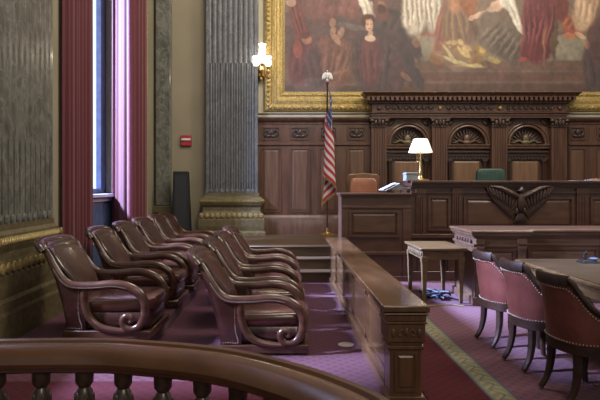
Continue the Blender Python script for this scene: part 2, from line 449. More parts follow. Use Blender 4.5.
# near pilaster on the left wall faces +X ; back pilaster faces the camera
pilaster('massive grey-green marble pilaster filling the left edge, on a bronzed plinth', (WX, 5.57, 0), PI / 2, .63, .20, 10, 0, 1.16, 1.95, 'marble', 7.0, .45, .22)
pilaster('fluted grey marble pilaster between the beige wall and the gilt picture frame', (-1.07, WY, 0), 0, .54, .28, 9, 0, 1.38, 4.1, 'marble_blue', 8.4)
t = thing('marble_pilaster', 'narrow plain marble corner pilaster right of the crimson curtains', 'pilaster', (-2.53, WY, 0))
MB().box(-.17, .15, -.16, 0, 1.1, 8.4).build('shaft', 'marble', t, smooth=False, bevel=.02)
b = MB()
for e, a, c in ((.10, 0, .5), (.07, .5, .8), (.04, .8, .95), (.06, .95, 1.1)): b.box(-.17 - e, .15 + e, -.16 - e, 0, a, c)
b.build('base', 'olive', t, smooth=False, bevel=.012)

# fire alarm and loudspeaker on the beige wall
t = thing('fire_alarm', 'small red fire alarm box with a white strobe on the beige wall', 'fire alarm', (-2.07, WY, 2.49))
MB().box(-.115, .115, -.06, 0, -.115, .115).build('housing', 'red_box', t, bevel=.012)
MB().box(-.10, .10, -.09, -.06, .0, .045).build('strobe', 'white', t, bevel=.008)
t = thing('loudspeaker', 'tall black loudspeaker cabinet standing against the beige wall', 'loudspeaker', (-2.08, 11.52, 0))
MB().frus((-.2, .2, -.15, .2), 0, (-.16, .13, -.12, .15), 1.82).build('cabinet', 'black', t, smooth=False, bevel=.015)
MB().add([(-.13, -.152, .4), (.13, -.152, .4), (.10, -.135, 1.74), (-.12, -.135, 1.74), (-.13, -.12, .4), (.13, -.12, .4), (.10, -.11, 1.74), (-.12, -.11, 1.74)],
         [(0, 1, 2, 3), (4, 7, 6, 5), (0, 4, 5, 1), (1, 5, 6, 2), (2, 6, 7, 3), (3, 7, 4, 0)]).build('grille', 'grille', t, smooth=False)

# ------------------------------------------------------------------ mouldings, wainscot
def moulding(x0, x1, y, prof, m, name, parent=None):
    # prof: list (z, projection) bottom to top
    pts = [(0.0, prof[0][0])] + [(p_, z) for z, p_ in prof] + [(0.0, prof[-1][0])]
    n = len(pts)
    mb = MB().add([(x0, y - p_, z) for p_, z in pts] + [(x1, y - p_, z) for p_, z in pts],
                  [tuple(range(n)), tuple(range(2 * n - 1, n - 1, -1))] + [(k, n + k, n + (k + 1) % n, (k + 1) % n) for k in range(n)])
    return mb.build(name, m, parent, ang=.5)

def wainscot(x0, x1, panels, tn):
    t = struct(MB().box(x0, x1, WY - .10, WY, .5, 2.94).build(tn, 'wood', smooth=False))
    yf = WY - .10
    moulding(x0, x1, yf, [(2.84, .02), (2.87, .02), (2.90, .06), (2.94, .08), (2.97, .085), (2.97, 0)], 'wood', 'cap_moulding', t)
    moulding(x0, x1, yf, [(2.37, .0), (2.39, .03), (2.42, .03), (2.44, 0)], 'wood', 'rail_moulding', t)
    moulding(x0, x1, yf, [(.5, .05), (.82, .05), (.86, .03), (.9, .01)], 'wood', 'skirting', t)
    for a, b in panels:
        mb = MB(); frame_front(mb, a - .02, b + .02, .96, 2.33, yf, .03, .022); mb.build('panel_frame', 'wood', t, smooth=False)
        mb = MB(); raised_front(mb, a + .012, b - .012, .99, 2.30, yf, .045, .012); mb.build('panel', 'wood_panel', t, smooth=False)
        mb = MB(); frame_front(mb, a - .01, b + .01, 2.5, 2.78, yf, .025, .022); mb.build('frieze_frame', 'wood', t, smooth=False)
        mb = MB().box(a + .015, b - .015, yf - .004, yf + .02, 2.525, 2.755)
        cx = (a + b) / 2; hw = (b - a) / 2 - .03
        for s in (-1, 1):
            mb.tube([(cx, yf - .015, 2.58), (cx + s * hw * .5, yf - .02, 2.70), (cx + s * hw * .9, yf - .015, 2.66), (cx + s * hw * .8, yf - .02, 2.59), (cx + s * hw * .6, yf - .02, 2.62)], .018, n=6, smooth=4)
            mb.ell((cx + s * hw * .35, yf - .015, 2.58), (.06, .02, .03))
        mb.ell((cx, yf - .02, 2.66), (.04, .03, .06))
        mb.build('carved_frieze', 'wood_dark', t)
    return t
S = 47.1
def X(px): return (px - 283) / S
def Z(py): return 1.5 - (py - 187) / S
wainscot(X(257.5), X(371), [(X(262), X(280)), (X(291), X(309)), (X(320), X(336.5)), (X(348), X(365))], 'trim_1')
wainscot(X(569), 9, [(X(570.5), X(585)), (X(597.5), X(612)), (X(625), X(640))], 'trim_2')

# cream ledge under the picture
led = moulding(X(258), 9, WY, [(2.96, .02), (2.975, .06), (3.01, .07), (3.04, .05), (3.07, .10), (3.085, .10)], 'cream_trim', 'trim_3')
struct(led)
struct(MB().box(X(258), X(263.5), WY - .05, WY, 3.085, 8.4).build('trim_4', 'cream_trim', smooth=False, bevel=.01))

# ------------------------------------------------------------------ picture
fx0, fx1, fz0, fz1 = X(263.5), 8.45, 3.09, 8.1
FW = X(284.5) - fx0
t = thing('framed_painting', 'huge mural painting of robed figures in a carved gilt frame on the back wall', 'painting', ((fx0 + fx1) / 2, WY, fz0))
ox, oz = (fx0 + fx1) / 2, fz0
fr = MB()
# profile: (inset from outer edge, projection)
prof = [(0, 0), (0, .05), (.02, .10), (.07, .13), (.15, .12), (.18, .08), (.20, .09), (.27, .09), (.29, .06), (.34, .055), (.36, .075), (.40, .07), (.43, .03), (FW, .03), (FW, 0)]
vs = []; fs = []
cor = [(fx0, fz0, 1, 1), (fx1, fz0, -1, 1), (fx1, fz1, -1, -1), (fx0, fz1, 1, -1)]
for x, z, sx, sz in cor:
    for i_, pj in prof: vs.append((x + sx * i_ - ox, -pj, z + sz * i_ - oz))
n = len(prof)
for i in range(4):
    for k in range(n): fs.append((i * n + k, i * n + (k + 1) % n, ((i + 1) % 4) * n + (k + 1) % n, ((i + 1) % 4) * n + k))
fr.add(vs, fs); fo = fr.build('gilt_frame', 'gold', t, ang=.5)
orn = MB(); bead = MB()
def row(mb, inset, pj, step, r, tilt=0):
    L1 = fx1 - fx0 - 2 * inset; k = int(L1 / step)
    for i in range(k):
        x = fx0 + inset + (i + .5) * L1 / k
        for z in (fz0 + inset,):
            mb.ell((x - ox, -pj, z - oz), (r[0], r[2], r[1]), Matrix.Rotation(tilt * (1 if i % 2 else -1), 4, 'Y'), 8, 5)
    L2 = fz1 - fz0 - 2 * inset; k = int(L2 / step)
    for i in range(k):
        z = fz0 + inset + (i + .5) * L2 / k
        mb.ell((fx0 + inset - ox, -pj, z - oz), (r[1], r[2], r[0]), Matrix.Rotation(tilt * (1 if i % 2 else -1), 4, 'Y'), 8, 5)
row(orn, .10, .125, .10, (.052, .04, .03), .6)
row(bead, .235, .09, .045, (.015, .015, .015))
row(bead, .38, .073, .06, (.022, .016, .014))
orn.build('leaf_ornament', 'gold_deep', fo); bead.build('beading', 'gold', fo)

# painted canvas: own generic composition of robed figures before pale steps
px0, px1 = 284.5, 283 + 8.02 * S; py1 = 91.5; py0 = 187 - (fz1 - FW - 1.5) * S
nx, ny = 560, 240
xs = np.linspace(px0, px1, nx); ys = np.linspace(py0, py1, ny)
GX, GY = np.meshgrid(xs, ys)
rng = np.random.default_rng(3)
def noise(sc, seed):
    r = np.random.default_rng(seed); g = r.random((int(ny / sc) + 3, int(nx / sc) + 3))
    a = np.linspace(0, g.shape[0] - 1.01, ny); b = np.linspace(0, g.shape[1] - 1.01, nx)
    ia = a.astype(int); ib = b.astype(int); fa = (a - ia)[:, None]; fb = (b - ib)[None]
    fa = fa * fa * (3 - 2 * fa); fb = fb * fb * (3 - 2 * fb)
    q = g[ia][:, ib] * (1 - fa) * (1 - fb) + g[ia + 1][:, ib] * fa * (1 - fb) + g[ia][:, ib + 1] * (1 - fa) * fb + g[ia + 1][:, ib + 1] * fa * fb
    return q - .5
img = np.zeros((ny, nx, 3)); img[:] = (96, 76, 68)
n1, n2, n3 = noise(26, 1), noise(9, 2), noise(4, 5)
WXn = GX + 3 * n1 + 1.6 * n2 + 1.2 * n3; WYn = GY + 3 * noise(18, 8) + 1.2 * n3
def blob(cx, cy, rx, ry, col, ang=0, soft=.18, a=1.0):
    ca, sa = cos(math.radians(ang)), sin(math.radians(ang))
    dx, dy = WXn - cx, WYn - cy
    u = (dx * ca + dy * sa) / rx; v = (-dx * sa + dy * ca) / ry
    d = np.sqrt(u * u + v * v); k = np.clip((1 + soft - d) / (2 * soft), 0, 1); k = (k * k * (3 - 2 * k) * a)[..., None]
    img[:] = img * (1 - k) + np.array(col, float) * k
def quad(x0_, x1_, y0_, y1_, col, a=1.0, soft=2):
    k = np.clip((GX - x0_) / soft, 0, 1) * np.clip((x1_ - GX) / soft, 0, 1) * np.clip((GY - y0_) / soft, 0, 1) * np.clip((y1_ - GY) / soft, 0, 1)
    k = (k * a)[..., None]; img[:] = img * (1 - k) + np.array(col, float) * k
def folds(cx, cy, rx, ry, ang, n, dk, lt, a=.55, w=.9):
    q = math.radians(ang)
    for k in range(n):
        t_ = (k + .5) / n * 2 - 1; ox2 = t_ * rx
        blob(cx + ox2 * cos(q), cy + ox2 * sin(q), w, ry * R.uniform(.55, .95), dk if k % 2 else lt, ang + R.uniform(-7, 7), .55, a)
quad(280, 700, -200, 12, (118, 100, 86)); quad(280, 420, -200, 60, (86, 62, 58), .9, 14)
quad(410, 700, 33, 61, (122, 112, 94), 1, 3); quad(410, 700, -10, 35, (108, 88, 72), .9, 6)
quad(395, 700, 60, 70, (100, 74, 62), 1, 2); quad(395, 700, 69.5, 71, (120, 94, 78), .8, 1); quad(395, 700, 71, 81, (94, 66, 56), 1, 2); quad(395, 700, 80.5, 82, (112, 84, 68), .8, 1)
quad(380, 700, 82, 95, (84, 60, 52), 1, 2)
quad(283, 400, 84, 95, (78, 62, 56), 1, 3); quad(300, 356, 82.5, 84.5, (124, 92, 70), .8, 1)
# left group
blob(299, 18, 7, 38, (102, 52, 48), -14); folds(299, 18, 5, 30, -14, 5, (76, 38, 38), (122, 68, 60)); blob(292, 1, 5, 4, (158, 126, 104))
blob(300, 62, 13, 24, (88, 52, 50)); folds(300, 62, 10, 20, 4, 5, (66, 42, 44), (110, 64, 58)); blob(297, 48, 5, 9, (128, 66, 58))
blob(316, 68, 13, 20, (80, 58, 56)); folds(316, 68, 10, 16, -8, 5, (62, 48, 50), (98, 66, 60)); blob(307, 38, 4.6, 5.2, (136, 92, 70)); blob(306, 34, 5, 3.4, (88, 48, 40), 0, .2)
blob(337, 62, 16, 26, (110, 74, 62)); folds(337, 60, 13, 22, 14, 8, (82, 54, 48), (136, 100, 80)); blob(325, 44, 8, 11, (106, 70, 60))
blob(344, 20, 14, 4.5, (76, 60, 58), 10); blob(331, 18, 5.5, 6, (88, 52, 42)); blob(332, 20.5, 3.6, 4.6, (142, 104, 84))
blob(335, 37, 8.5, 3, (158, 118, 94), 52); blob(340, 33, 7, 3, (150, 110, 88), -58); blob(333, 29, 3, 4, (146, 108, 86)); blob(354, 56, 6, 20, (92, 66, 60)); folds(354, 56, 5, 18, 0, 4, (70, 52, 50), (110, 80, 70))
blob(338, 71, 10, 2, (132, 96, 76), -12, .4, .7)
blob(322, 6, 20, 11, (108, 64, 60), 0, .4, .8); blob(350, 4, 12, 13, (120, 74, 66), 0, .3, .8); folds(340, 6, 22, 10, 20, 8, (88, 52, 50), (134, 88, 78), .5)
blob(366, 6, 5, 16, (190, 180, 162), -24); blob(373, 10, 3.4, 9, (180, 168, 150), -10); folds(368, 7, 5, 14, -20, 4, (140, 128, 114), (206, 196, 178))
blob(381, 6, 8, 10, (110, 72, 64)); blob(383, 4, 3.6, 4.6, (138, 100, 80))
blob(378, 56, 24, 42, (74, 58, 60)); folds(378, 60, 20, 32, 0, 10, (58, 46, 50), (92, 70, 70), .6, 1.3)
blob(371, 60, 11, 26, (92, 56, 58)); folds(371, 62, 9, 22, 2, 6, (70, 44, 48), (112, 68, 66))
blob(369, 20, 7.5, 7, (78, 44, 36)); blob(370, 23.5, 4, 6, (180, 142, 118)); blob(368.5, 22.5, .7, .6, (70, 46, 40)); blob(372, 22.5, .7, .6, (70, 46, 40)); blob(370.3, 27, 1.3, .5, (140, 70, 64))
blob(371, 33, 2.6, 4, (170, 134, 112)); blob(371, 37.5, 5.2, 3.2, (178, 152, 128)); blob(352, 25, 15, 3, (96, 80, 76), 8)
# stooping dark figure
blob(398, 20, 20, 10, (66, 52, 50), 24); blob(392, 30, 18, 13, (70, 56, 54), 10); folds(396, 24, 17, 9, 24, 8, (52, 42, 44), (88, 70, 66), .6, 1.2)
blob(411, 40, 7, 22, (68, 54, 54), -28); blob(417, 42, 4, 5, (120, 84, 70)); blob(407, 62, 8, 22, (66, 54, 56), -12); blob(419, 78, 5, 14, (62, 52, 54), -22)
blob(384, 14, 6, 7, (96, 60, 50)); blob(383, 8, 4.5, 5, (72, 44, 36)); blob(398, 72, 8, 22, (78, 56, 58)); blob(406, 76, 8, 3, (112, 80, 68), 35)
# white robes
blob(416, 4, 14, 32, (170, 158, 140), 4); blob(433, 2, 9, 30, (164, 152, 134), 0)
folds(424, 8, 20, 28, 2, 16, (122, 108, 94), (204, 194, 176), .7, 1.1); blob(434, 34, 11, 1.6, (146, 72, 60), 2, .4, .9); blob(439, 28, 3, 8, (156, 62, 48), 25)
# gold and red seated group
blob(447, 24, 9, 40, (120, 64, 44), 10); folds(447, 24, 7, 34, 10, 6, (86, 46, 34), (148, 90, 56)); blob(438, 56, 7, 7, (128, 88, 58)); blob(460, 26, 15, 34, (102, 70, 44), -8)
folds(460, 24, 13, 28, -8, 8, (74, 48, 32), (144, 110, 66)); blob(456, -2, 9, 14, (148, 98, 60), 0, .3); blob(470, 2, 9, 14, (132, 78, 48))
blob(463, 54, 21, 14, (120, 90, 54), 14)
for k in range(22):
    cx, cy = R.uniform(446, 486), R.uniform(38, 66); an = R.uniform(-60, 60)
    blob(cx, cy, R.uniform(2.5, 6), R.uniform(1.4, 3), (178, 152, 94) if k % 2 else (104, 70, 42), an, .3, .75)
blob(456, 60, 14, 1.8, (180, 164, 118), 22, .4, .85); blob(472, 66, 13, 1.8, (176, 158, 108), 6, .4, .85); blob(450, 52, 1.8, 10, (176, 160, 116), -32, .4, .8)
blob(484, 48, 8, 7, (150, 116, 62), 10); blob(484, 48, 4, 4, (186, 156, 90), 10); blob(494, 60, 8, 3, (150, 126, 78), 8)
blob(486, 13, 16, 2.8, (190, 152, 126), -16); blob(472, 17.5, 3.4, 2.2, (188, 150, 124)); blob(474, 34, 6, 12, (92, 58, 42), 20, .3, .8)
# grey robe, white drape
blob(502, 38, 23, 19, (98, 84, 72), 32); blob(512, 52, 19, 9, (88, 74, 64), 28); blob(492, 22, 12, 13, (108, 92, 78))
folds(504, 40, 20, 16, 35, 12, (72, 58, 50), (126, 110, 94), .65, 1.1)
blob(499, 4, 12, 5, (182, 148, 124), -30); blob(515, 12, 5, 20, (190, 182, 164), -24); blob(509, 0, 7, 10, (194, 186, 168), -16); blob(524, 28, 3, 9, (186, 178, 160), -28)
folds(516, 12, 5, 18, -24, 4, (146, 134, 118), (214, 206, 190))
# crimson standing robe
blob(541, 18, 16, 42, (100, 42, 46), 4); blob(538, 48, 17, 13, (96, 40, 44)); blob(556, 34, 3.6, 24, (84, 62, 46)); blob(563, 6, 9, 14, (102, 50, 44))
folds(540, 28, 15, 32, 4, 12, (66, 26, 32), (136, 68, 66), .7, 1.3); blob(547, 40, 1.2, 20, (144, 106, 64), 4, .5, .7); blob(524, 58, 5, 2, (150, 60, 52))
blob(574, 24, 10, 11, (138, 74, 54)); blob(571, 34, 8, 3, (162, 98, 70)); folds(574, 22, 8, 9, 30, 5, (96, 50, 40), (170, 110, 80))
blob(587, 10, 11, 20, (174, 142, 112), 14); blob(595, 0, 7, 9, (166, 132, 104)); blob(582, 33, 7, 2.4, (178, 138, 108), 24); folds(588, 10, 9, 17, 14, 6, (136, 104, 80), (200, 172, 140))
blob(601, 66, 16, 34, (74, 60, 58)); blob(598, 34, 8, 9, (88, 54, 44)); blob(591, 43, 3, 5, (134, 94, 74)); folds(601, 66, 13, 26, 0, 6, (58, 48, 50), (92, 72, 68)); blob(612, 40, 20, 30, (84, 60, 56))
for k in range(12): blob(625 + k * 12, 10 + R.uniform(-30, 20), 9, 32, (R.randint(80, 170), R.randint(60, 130), R.randint(55, 110)), R.uniform(-20, 20))
for k in range(30): blob(292 + k * 12, -42 + R.uniform(-45, 5), 8, 22, (R.randint(90, 190), R.randint(70, 165), R.randint(60, 140)), R.uniform(-25, 25), .3, .8)
img *= (1 + .18 * n2 + .16 * n3 + .03 * rng.standard_normal((ny, nx)))[..., None]
g = np.clip(img / 255, 0, 1); g = g.mean(axis=2, keepdims=True) * .12 + g * .88
lin = np.where(g < .04045, g / 12.92, ((g + .055) / 1.055) ** 2.4) * 1.0
vs = [((x - 283) / S - ox, -.02, 1.5 - (y - 187) / S - oz) for y in ys for x in xs]
fs = [(j * nx + i, (j + 1) * nx + i, (j + 1) * nx + i + 1, j * nx + i + 1) for j in range(ny - 1) for i in range(nx - 1)]
me = bpy.data.meshes.new('canvas'); me.from_pydata(vs, [], fs)
ca = me.color_attributes.new('Col', 'FLOAT_COLOR', 'POINT')
col = np.ones((ny * nx, 4), dtype=np.float32); col[:, :3] = lin.reshape(-1, 3) * 1.02; ca.data.foreach_set('color', col.ravel())
me.materials.append(M['vpaint']); o = bpy.data.objects.new('canvas', me); C.objects.link(o); o.parent = t

# ------------------------------------------------------------------ wall sconce
t = thing('sconce_lamp', 'lit brass wall sconce with white glass shades beside the gilt frame', 'wall lamp', (X(261), WY - .1, Z(72))); t.scale = (1.1, 1.1, 1.1)
b = MB().ell((0, 0, 0), (.07, .04, .16)).ell((0, -.03, -.14), (.04, .04, .06)).ell((0, -.05, .02), (.05, .05, .05)); b.build('backplate', 'brass', t)
for k, (dx, dy, dz) in enumerate(((-.09, -.13, .12), (.14, -.13, .12), (.03, -.24, .16), (.03, -.12, .36))):
    a = MB().tube([(0, -.03, -.03), (dx * .5, dy * .6, -.10), (dx, dy, -.03), (dx, dy, dz - .06)], .012, n=6, smooth=5)
    a.lathe(dx, dy, [(.012, dz - .1), (.04, dz - .06), (.04, dz - .045), (.015, dz - .04)], 10); a.build('arm', 'brass', t)
    MB().lathe(dx, dy, [(.03, dz - .045), (.06, dz), (.066, dz + .05), (.05, dz + .10), (.075, dz + .15)], 14).build('glass_shade', 'bulb', t)

# ------------------------------------------------------------------ arched screen behind the bench
t = thing('arched_wood_screen', 'carved walnut screen with three arched bays behind the judges bench', 'carved screen', ((468 - 283) / 47.9, WY, .5))
S = 47.9
YB = -.14; YF = -.26     # local y of wall plane face / pilaster face
def lx(px): return (px - 468) / S
def lz(py): return Z(py) - .5
PC = [379.5, 440.5, 500.5, 560.5]
bk = MB().box(lx(372), lx(568), -.04, 0, 0, lz(113)); bk.build('backing', 'wood', t, smooth=False)
for i, pc in enumerate(PC):
    c = lx(pc); hw = 7.7 / S
    s = MB(); n_ = 5; pts = [(c - hw, 0), (c - hw, YF)]
    w = (2 * hw - .06) / n_
    for k in range(n_):
        a = c - hw + .03 + k * w
        pts += [(a + .006, YF), (a + .012, YF + .015), (a + w - .012, YF + .015), (a + w - .006, YF)]
    pts += [(c + hw, YF), (c + hw, 0)]
    m_ = len(pts); z0, z1 = 0.0, lz(126)
    s.add([(x, y, z0) for x, y in pts] + [(x, y, z1) for x, y in pts], [(k, (k + 1) % m_, m_ + (k + 1) % m_, m_ + k) for k in range(m_)] + [tuple(range(m_))[::-1], tuple(range(m_, 2 * m_))])
    pl = s.build('pilaster', 'wood', t, smooth=False)
    q = MB().box(c - hw - .02, c + hw + .02, YF - .02, 0, lz(126.5), lz(125)).box(c - hw - .05, c + hw + .05, YF - .05, 0, lz(119), lz(117.6))
    q.frus((c - hw + .01, c + hw - .01, YF, 0), lz(125), (c - hw - .02, c + hw + .02, YF - .03, 0), lz(119))
    for s_ in (-1, 1):
        q.ell((c + s_ * hw * .95, YF - .03, lz(120.5)), (.05, .04, .04)); q.ell((c + s_ * hw * .45, YF - .02, lz(122.5)), (.04, .03, .07)); q.ell((c + s_ * hw * .9, YF - .01, lz(124)), (.03, .03, .04))
    q.ell((c, YF - .03, lz(122)), (.04, .04, .08)); q.ell((c, YF - .04, lz(119.5)), (.04, .03, .03))
    q.build('capital', 'wood_dark', pl)
# entablature
x0, x1 = lx(373), lx(566.5)
def mould2(x0, x1, prof, m, name, par, ret=True):
    pts = prof; n = len(pts); mb = MB(); vs = []
    for z, p_ in pts: vs += [(x0 - p_, -.14, z), (x0 - p_, YF - p_, z), (x1 + p_, YF - p_, z), (x1 + p_, -.14, z)]
    fs = []
    for i in range(n - 1):
        for k in range(4): fs.append((i * 4 + k, i * 4 + (k + 1) % 4, i * 4 + 4 + (k + 1) % 4, i * 4 + 4 + k))
    fs += [(3, 2, 1, 0), tuple(len(vs) - 4 + k for k in range(4))]
    return mb.add(vs, fs).build(name, m, par, smooth=False)
mould2(x0, x1, [(lz(117.5), .02), (lz(115.5), .02), (lz(115.4), .04), (lz(113.6), .04), (lz(112.8), .07), (lz(112), .07)], 'wood', 'architrave', t)
fz = mould2(x0, x1, [(lz(112), .01), (lz(103.6), .01)], 'wood', 'frieze', t)
mould2(x0, x1, [(lz(103.8), .04), (lz(103), .06), (lz(102.2), .06), (lz(101.5), .09), (lz(97.5), .10), (lz(97.2), .17), (lz(95.6), .19), (lz(94.4), .22), (lz(93.4), .235)], 'wood', 'cornice', t)
dn = MB(); nd = 44; zt_, zb_ = lz(97.2), lz(101); pts = [(x1 + .17, zt_), (x0 - .17, zt_)]
for k in range(nd):
    a = x0 - .16 + (x1 - x0 + .32) * (k + .5) / nd
    pts += [(a - .028, zt_ - .012), (a - .028, zb_), (a + .028, zb_), (a + .028, zt_ - .012)]
dn.poly(pts, YF - .175, YF - .09)
dn.build('dentils', 'wood', t, smooth=False)
for i in range(3):
    a, b = lx(PC[i] + 6), lx(PC[i + 1] - 6); mb = MB(); n_ = 16
    mb.box(a, b, YF - .018, YF, lz(111.2), lz(110.4)).box(a, b, YF - .018, YF, lz(105.2), lz(104.4))
    for k in range(n_):
        c = a + (b - a) * (k + .5) / n_
        mb.ell((c, YF - .015, lz(107.8)), (.022, .022, .05), Matrix.Rotation(.5 if k % 2 else -.5, 4, 'Y'), 8, 5)
    mb.build('frieze_carving', 'wood_dark', fz)
for pc in PC:
    MB().ell((lx(pc), YF - .03, lz(107.8)), (.045, .025, .045)).build('rosette', 'gold_deep' if pc == 440.5 or pc == 500.5 else 'wood', fz)
for i in range(3):
    cx = lx((PC[i] + PC[i + 1]) / 2 - (1 if i == 0 else 0)); a = lx(PC[i]) + 7.7 / S; b = lx(PC[i + 1]) - 7.7 / S
    cx = (a + b) / 2; zc = lz(144); r = 17.6 / S; zt = lz(117.5); n_ = 24
    # spandrel plate with arch opening
    sp = MB(); vs = []; fs = []
    outer = []
    for k in range(n_ + 1):
        th = PI * k / n_; dx, dz = -cos(th), sin(th)
        kx = (b - cx) / max(abs(dx), 1e-6); kz = (zt - zc) / max(dz, 1e-6); q = min(kx, kz)
        outer.append((cx + dx * q, zc + dz * q)); vs += [(cx + dx * r, YB, zc + dz * r), (cx + dx * q, YB, zc + dz * q), (cx + dx * r, -.03, zc + dz * r)]
    for k in range(n_): fs += [(3 * k, 3 * k + 1, 3 * k + 4, 3 * k + 3), (3 * k, 3 * k + 3, 3 * k + 5, 3 * k + 2)]
    sp.add(vs, fs); sp.build('spandrel', 'wood', t, ang=.3)
    for s_ in (-1, 1):
        MB().ell((cx + s_ * r * 1.0, YB - .01, zt - .1), (.08, .02, .05), Matrix.Rotation(s_ * .6, 4, 'Y')).ell((cx + s_ * r * .88, YB - .012, zt - .05), (.05, .02, .03)).build('spandrel_carving', 'wood_dark', t)
    ar = MB()
    for rr, tr in ((r + .025, .024), (r + .085, .018)):
        ar.tube([(cx - rr * cos(PI * k / 30), YB - .012, zc + rr * sin(PI * k / 30)) for k in range(31)], tr, n=8, smooth=0)
    ar.build('archivolt', 'wood_panel', t)
    # lunette: fan shell and ornament
    lu = MB()
    for k in range(13):
        th = PI * (k + .5) / 13; dx, dz = cos(th), sin(th)
        lu.ell((cx + dx * r * .6, -.055, zc + dz * r * .6), (r * .36, .03, .028), Matrix.Rotation(-th, 4, 'Y'), 8, 5)
    lu.tube([(cx - r * .93 * cos(PI * k / 20), -.06, zc + r * .93 * sin(PI * k / 20)) for k in range(21)], .018, n=6, smooth=0)
    lu.build('lunette_fan', 'wood_dark', t)
    om = MB().ell((cx, -.09, zc + .13), (.07, .04, .09)).ell((cx, -.10, zc + .05), (.11, .04, .05))
    for s_ in (-1, 1):
        om.tube([(cx + s_ * .05, -.09, zc + .04), (cx + s_ * .16, -.10, zc + .09), (cx + s_ * .24, -.09, zc + .05), (cx + s_ * .31, -.09, zc + .06)], [.03, .025, .02, .01], n=6, smooth=4)
    om.build('lunette_ornament', ('olive', 'wood_panel', 'olive')[i], t)
    # lintel and doorway
    MB().box(a, b, YB - .03, 0, lz(148.2), lz(144.6)).box(a, b, YB - .06, 0, lz(145.3), lz(144)).build('lintel', 'wood_panel', t, smooth=False, bevel=.006)
    dc = MB().box(a, b, -.10, 0, lz(159), lz(150.5)).box(a + .01, b - .01, -.15, 0, lz(152), lz(150.3)).box(a + .03, b - .03, -.125, 0, lz(155.5), lz(154.7))
    for k in range(12):
        c = a + .06 + (b - a - .12) * (k + .5) / 12; dc.box(c - .012, c + .012, -.12, -.1, lz(158), lz(156))
    dc.build('door_entablature', 'wood_dark', t, smooth=False)
    for s_ in (-1, 1):
        xx = cx + s_ * ((b - a) / 2 - .09)
        cm = MB().box(xx - .06, xx + .06, -.13, -.04, 0, .18).box(xx - .055, xx + .055, -.13, -.04, lz(160.5), lz(159))
        cm.lathe(xx, -.09, [(.045, .18), (.036, .22), (.03, lz(164)), (.045, lz(162)), (.05, lz(160.5))], 12); cm.build('door_column', 'wood_dark', t)
    dd = (b - a) / 2 - .17
    MB().box(cx - dd - .03, cx + dd + .03, -.06, -.03, 0, lz(159)).build('door_surround', 'wood_dark', t, smooth=False)
    rp = MB(); raised_front(rp, cx - dd + .02, cx + dd - .02, .1, lz(160.5), -.062, .03, .015); rp.build('door_panel', 'door_panel', t, smooth=False)

# ------------------------------------------------------------------ platform, steps
t = thing('wooden_steps', 'low wooden steps leading up to the platform with the flag', 'steps', (.1, 8.8, 0))
for k in range(3):
    st = MB().box(-.85, .76, .3 * k, .3 * (k + 1) if k < 2 else .62, 0, .17 * (k + 1) - .03)
    st.build('riser', 'wood_step', t, smooth=False)
    MB().box(-.86, .765, .3 * k - .025, .3 * (k + 1) if k < 2 else .62, .17 * (k + 1) - .03, .17 * (k + 1)).build('tread', 'wood_step', t, bevel=.008)
pf = MB().box(-.75, 9, 9.42, 12.0, 0, .5)
struct(pf.build('trim_5', 'wood_step', smooth=False))

# tier under the left row of chairs
struct(MB().box(-2.45, -1.22, 4.8, 11.6, 0, .11).build('trim_6', 'carpet_jury', smooth=False, bevel=.01))

# court carpets
tag(MB().box(1.02, 1.46, .4, 8.85, 0, .008).build('red_carpet', 'carpet_red', smooth=False), 'plain crimson carpet strip between the jury rail and the patterned border', 'carpet')
tag(MB().box(1.66, 8.8, .4, 8.9, 0, .008).build('court_carpet', 'carpet_court', smooth=False), 'purple pink patterned carpet under the court table and chairs', 'carpet')
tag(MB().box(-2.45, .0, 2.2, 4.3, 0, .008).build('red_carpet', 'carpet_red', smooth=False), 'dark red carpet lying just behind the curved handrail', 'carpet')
def border_mat():
    m, nt, p = new_mat('border_weave'); N, L = nt.nodes, nt.links
    tc = N.new('ShaderNodeTexCoord'); sp = N.new('ShaderNodeSeparateXYZ'); L.new(tc.outputs['Object'], sp.inputs[0])
    def mth(op, a, b=None):
        q = N.new('ShaderNodeMath'); q.operation = op
        for i, v in enumerate((a, b)):
            if v is None: continue
            if isinstance(v, (int, float)): q.inputs[i].default_value = v
            else: L.new(v, q.inputs[i])
        return q.outputs[0]
    x, y = sp.outputs['X'], sp.outputs['Y']
    w = mth('SINE', mth('MULTIPLY', y, 30.0)); d = mth('ABSOLUTE', mth('SUBTRACT', x, mth('MULTIPLY', w, .030)))
    vine = mth('LESS_THAN', d, .008)
    w2_ = mth('SINE', mth('ADD', mth('MULTIPLY', y, 60.0), mth('MULTIPLY', mth('ABSOLUTE', x), 60.0)))
    leaf = mth('MULTIPLY', mth('GREATER_THAN', w2_, .1), mth('LESS_THAN', mth('ABSOLUTE', x), .06))
    edge = mth('GREATER_THAN', mth('ABSOLUTE', x), .082)
    def mix(f, a, b):
        q = N.new('ShaderNodeMixRGB'); L.new(f, q.inputs[0])
        for i, v in ((1, a), (2, b)):
            if isinstance(v, tuple): q.inputs[i].default_value = (*v, 1)
            else: L.new(v, q.inputs[i])
        return q.outputs[0]
    c = mix(leaf, (.15, .145, .095), (.23, .20, .11)); c = mix(vine, c, (.09, .10, .085)); c = mix(edge, c, (.055, .06, .09))
    L.new(c, p.inputs['Base Color']); p.inputs['Roughness'].default_value = .95
    return m
M['border'] = border_mat()
M['table_top'] = mat('dark_oak_top', (.062, .044, .026), (.095, .068, .042), .4, scale=(3, 14, 14), coat=.1)
tag(MB().box(-.10, .10, -4.2, 4.3, 0, .009).build('carpet_border', 'border', smooth=False, loc=(1.56, 4.6, 0)), 'gold and green leaf patterned border strip along the court carpet', 'carpet border')

# floor plate
tag(MB().lathe(0, 0, [(.075, 0), (.075, .006), (.06, .01), (.02, .011)], 24).build('floor_socket', 'floor_plate', loc=(.6, 5.32, 0)), 'small round metal floor socket cover in the jury box carpet', 'floor socket')

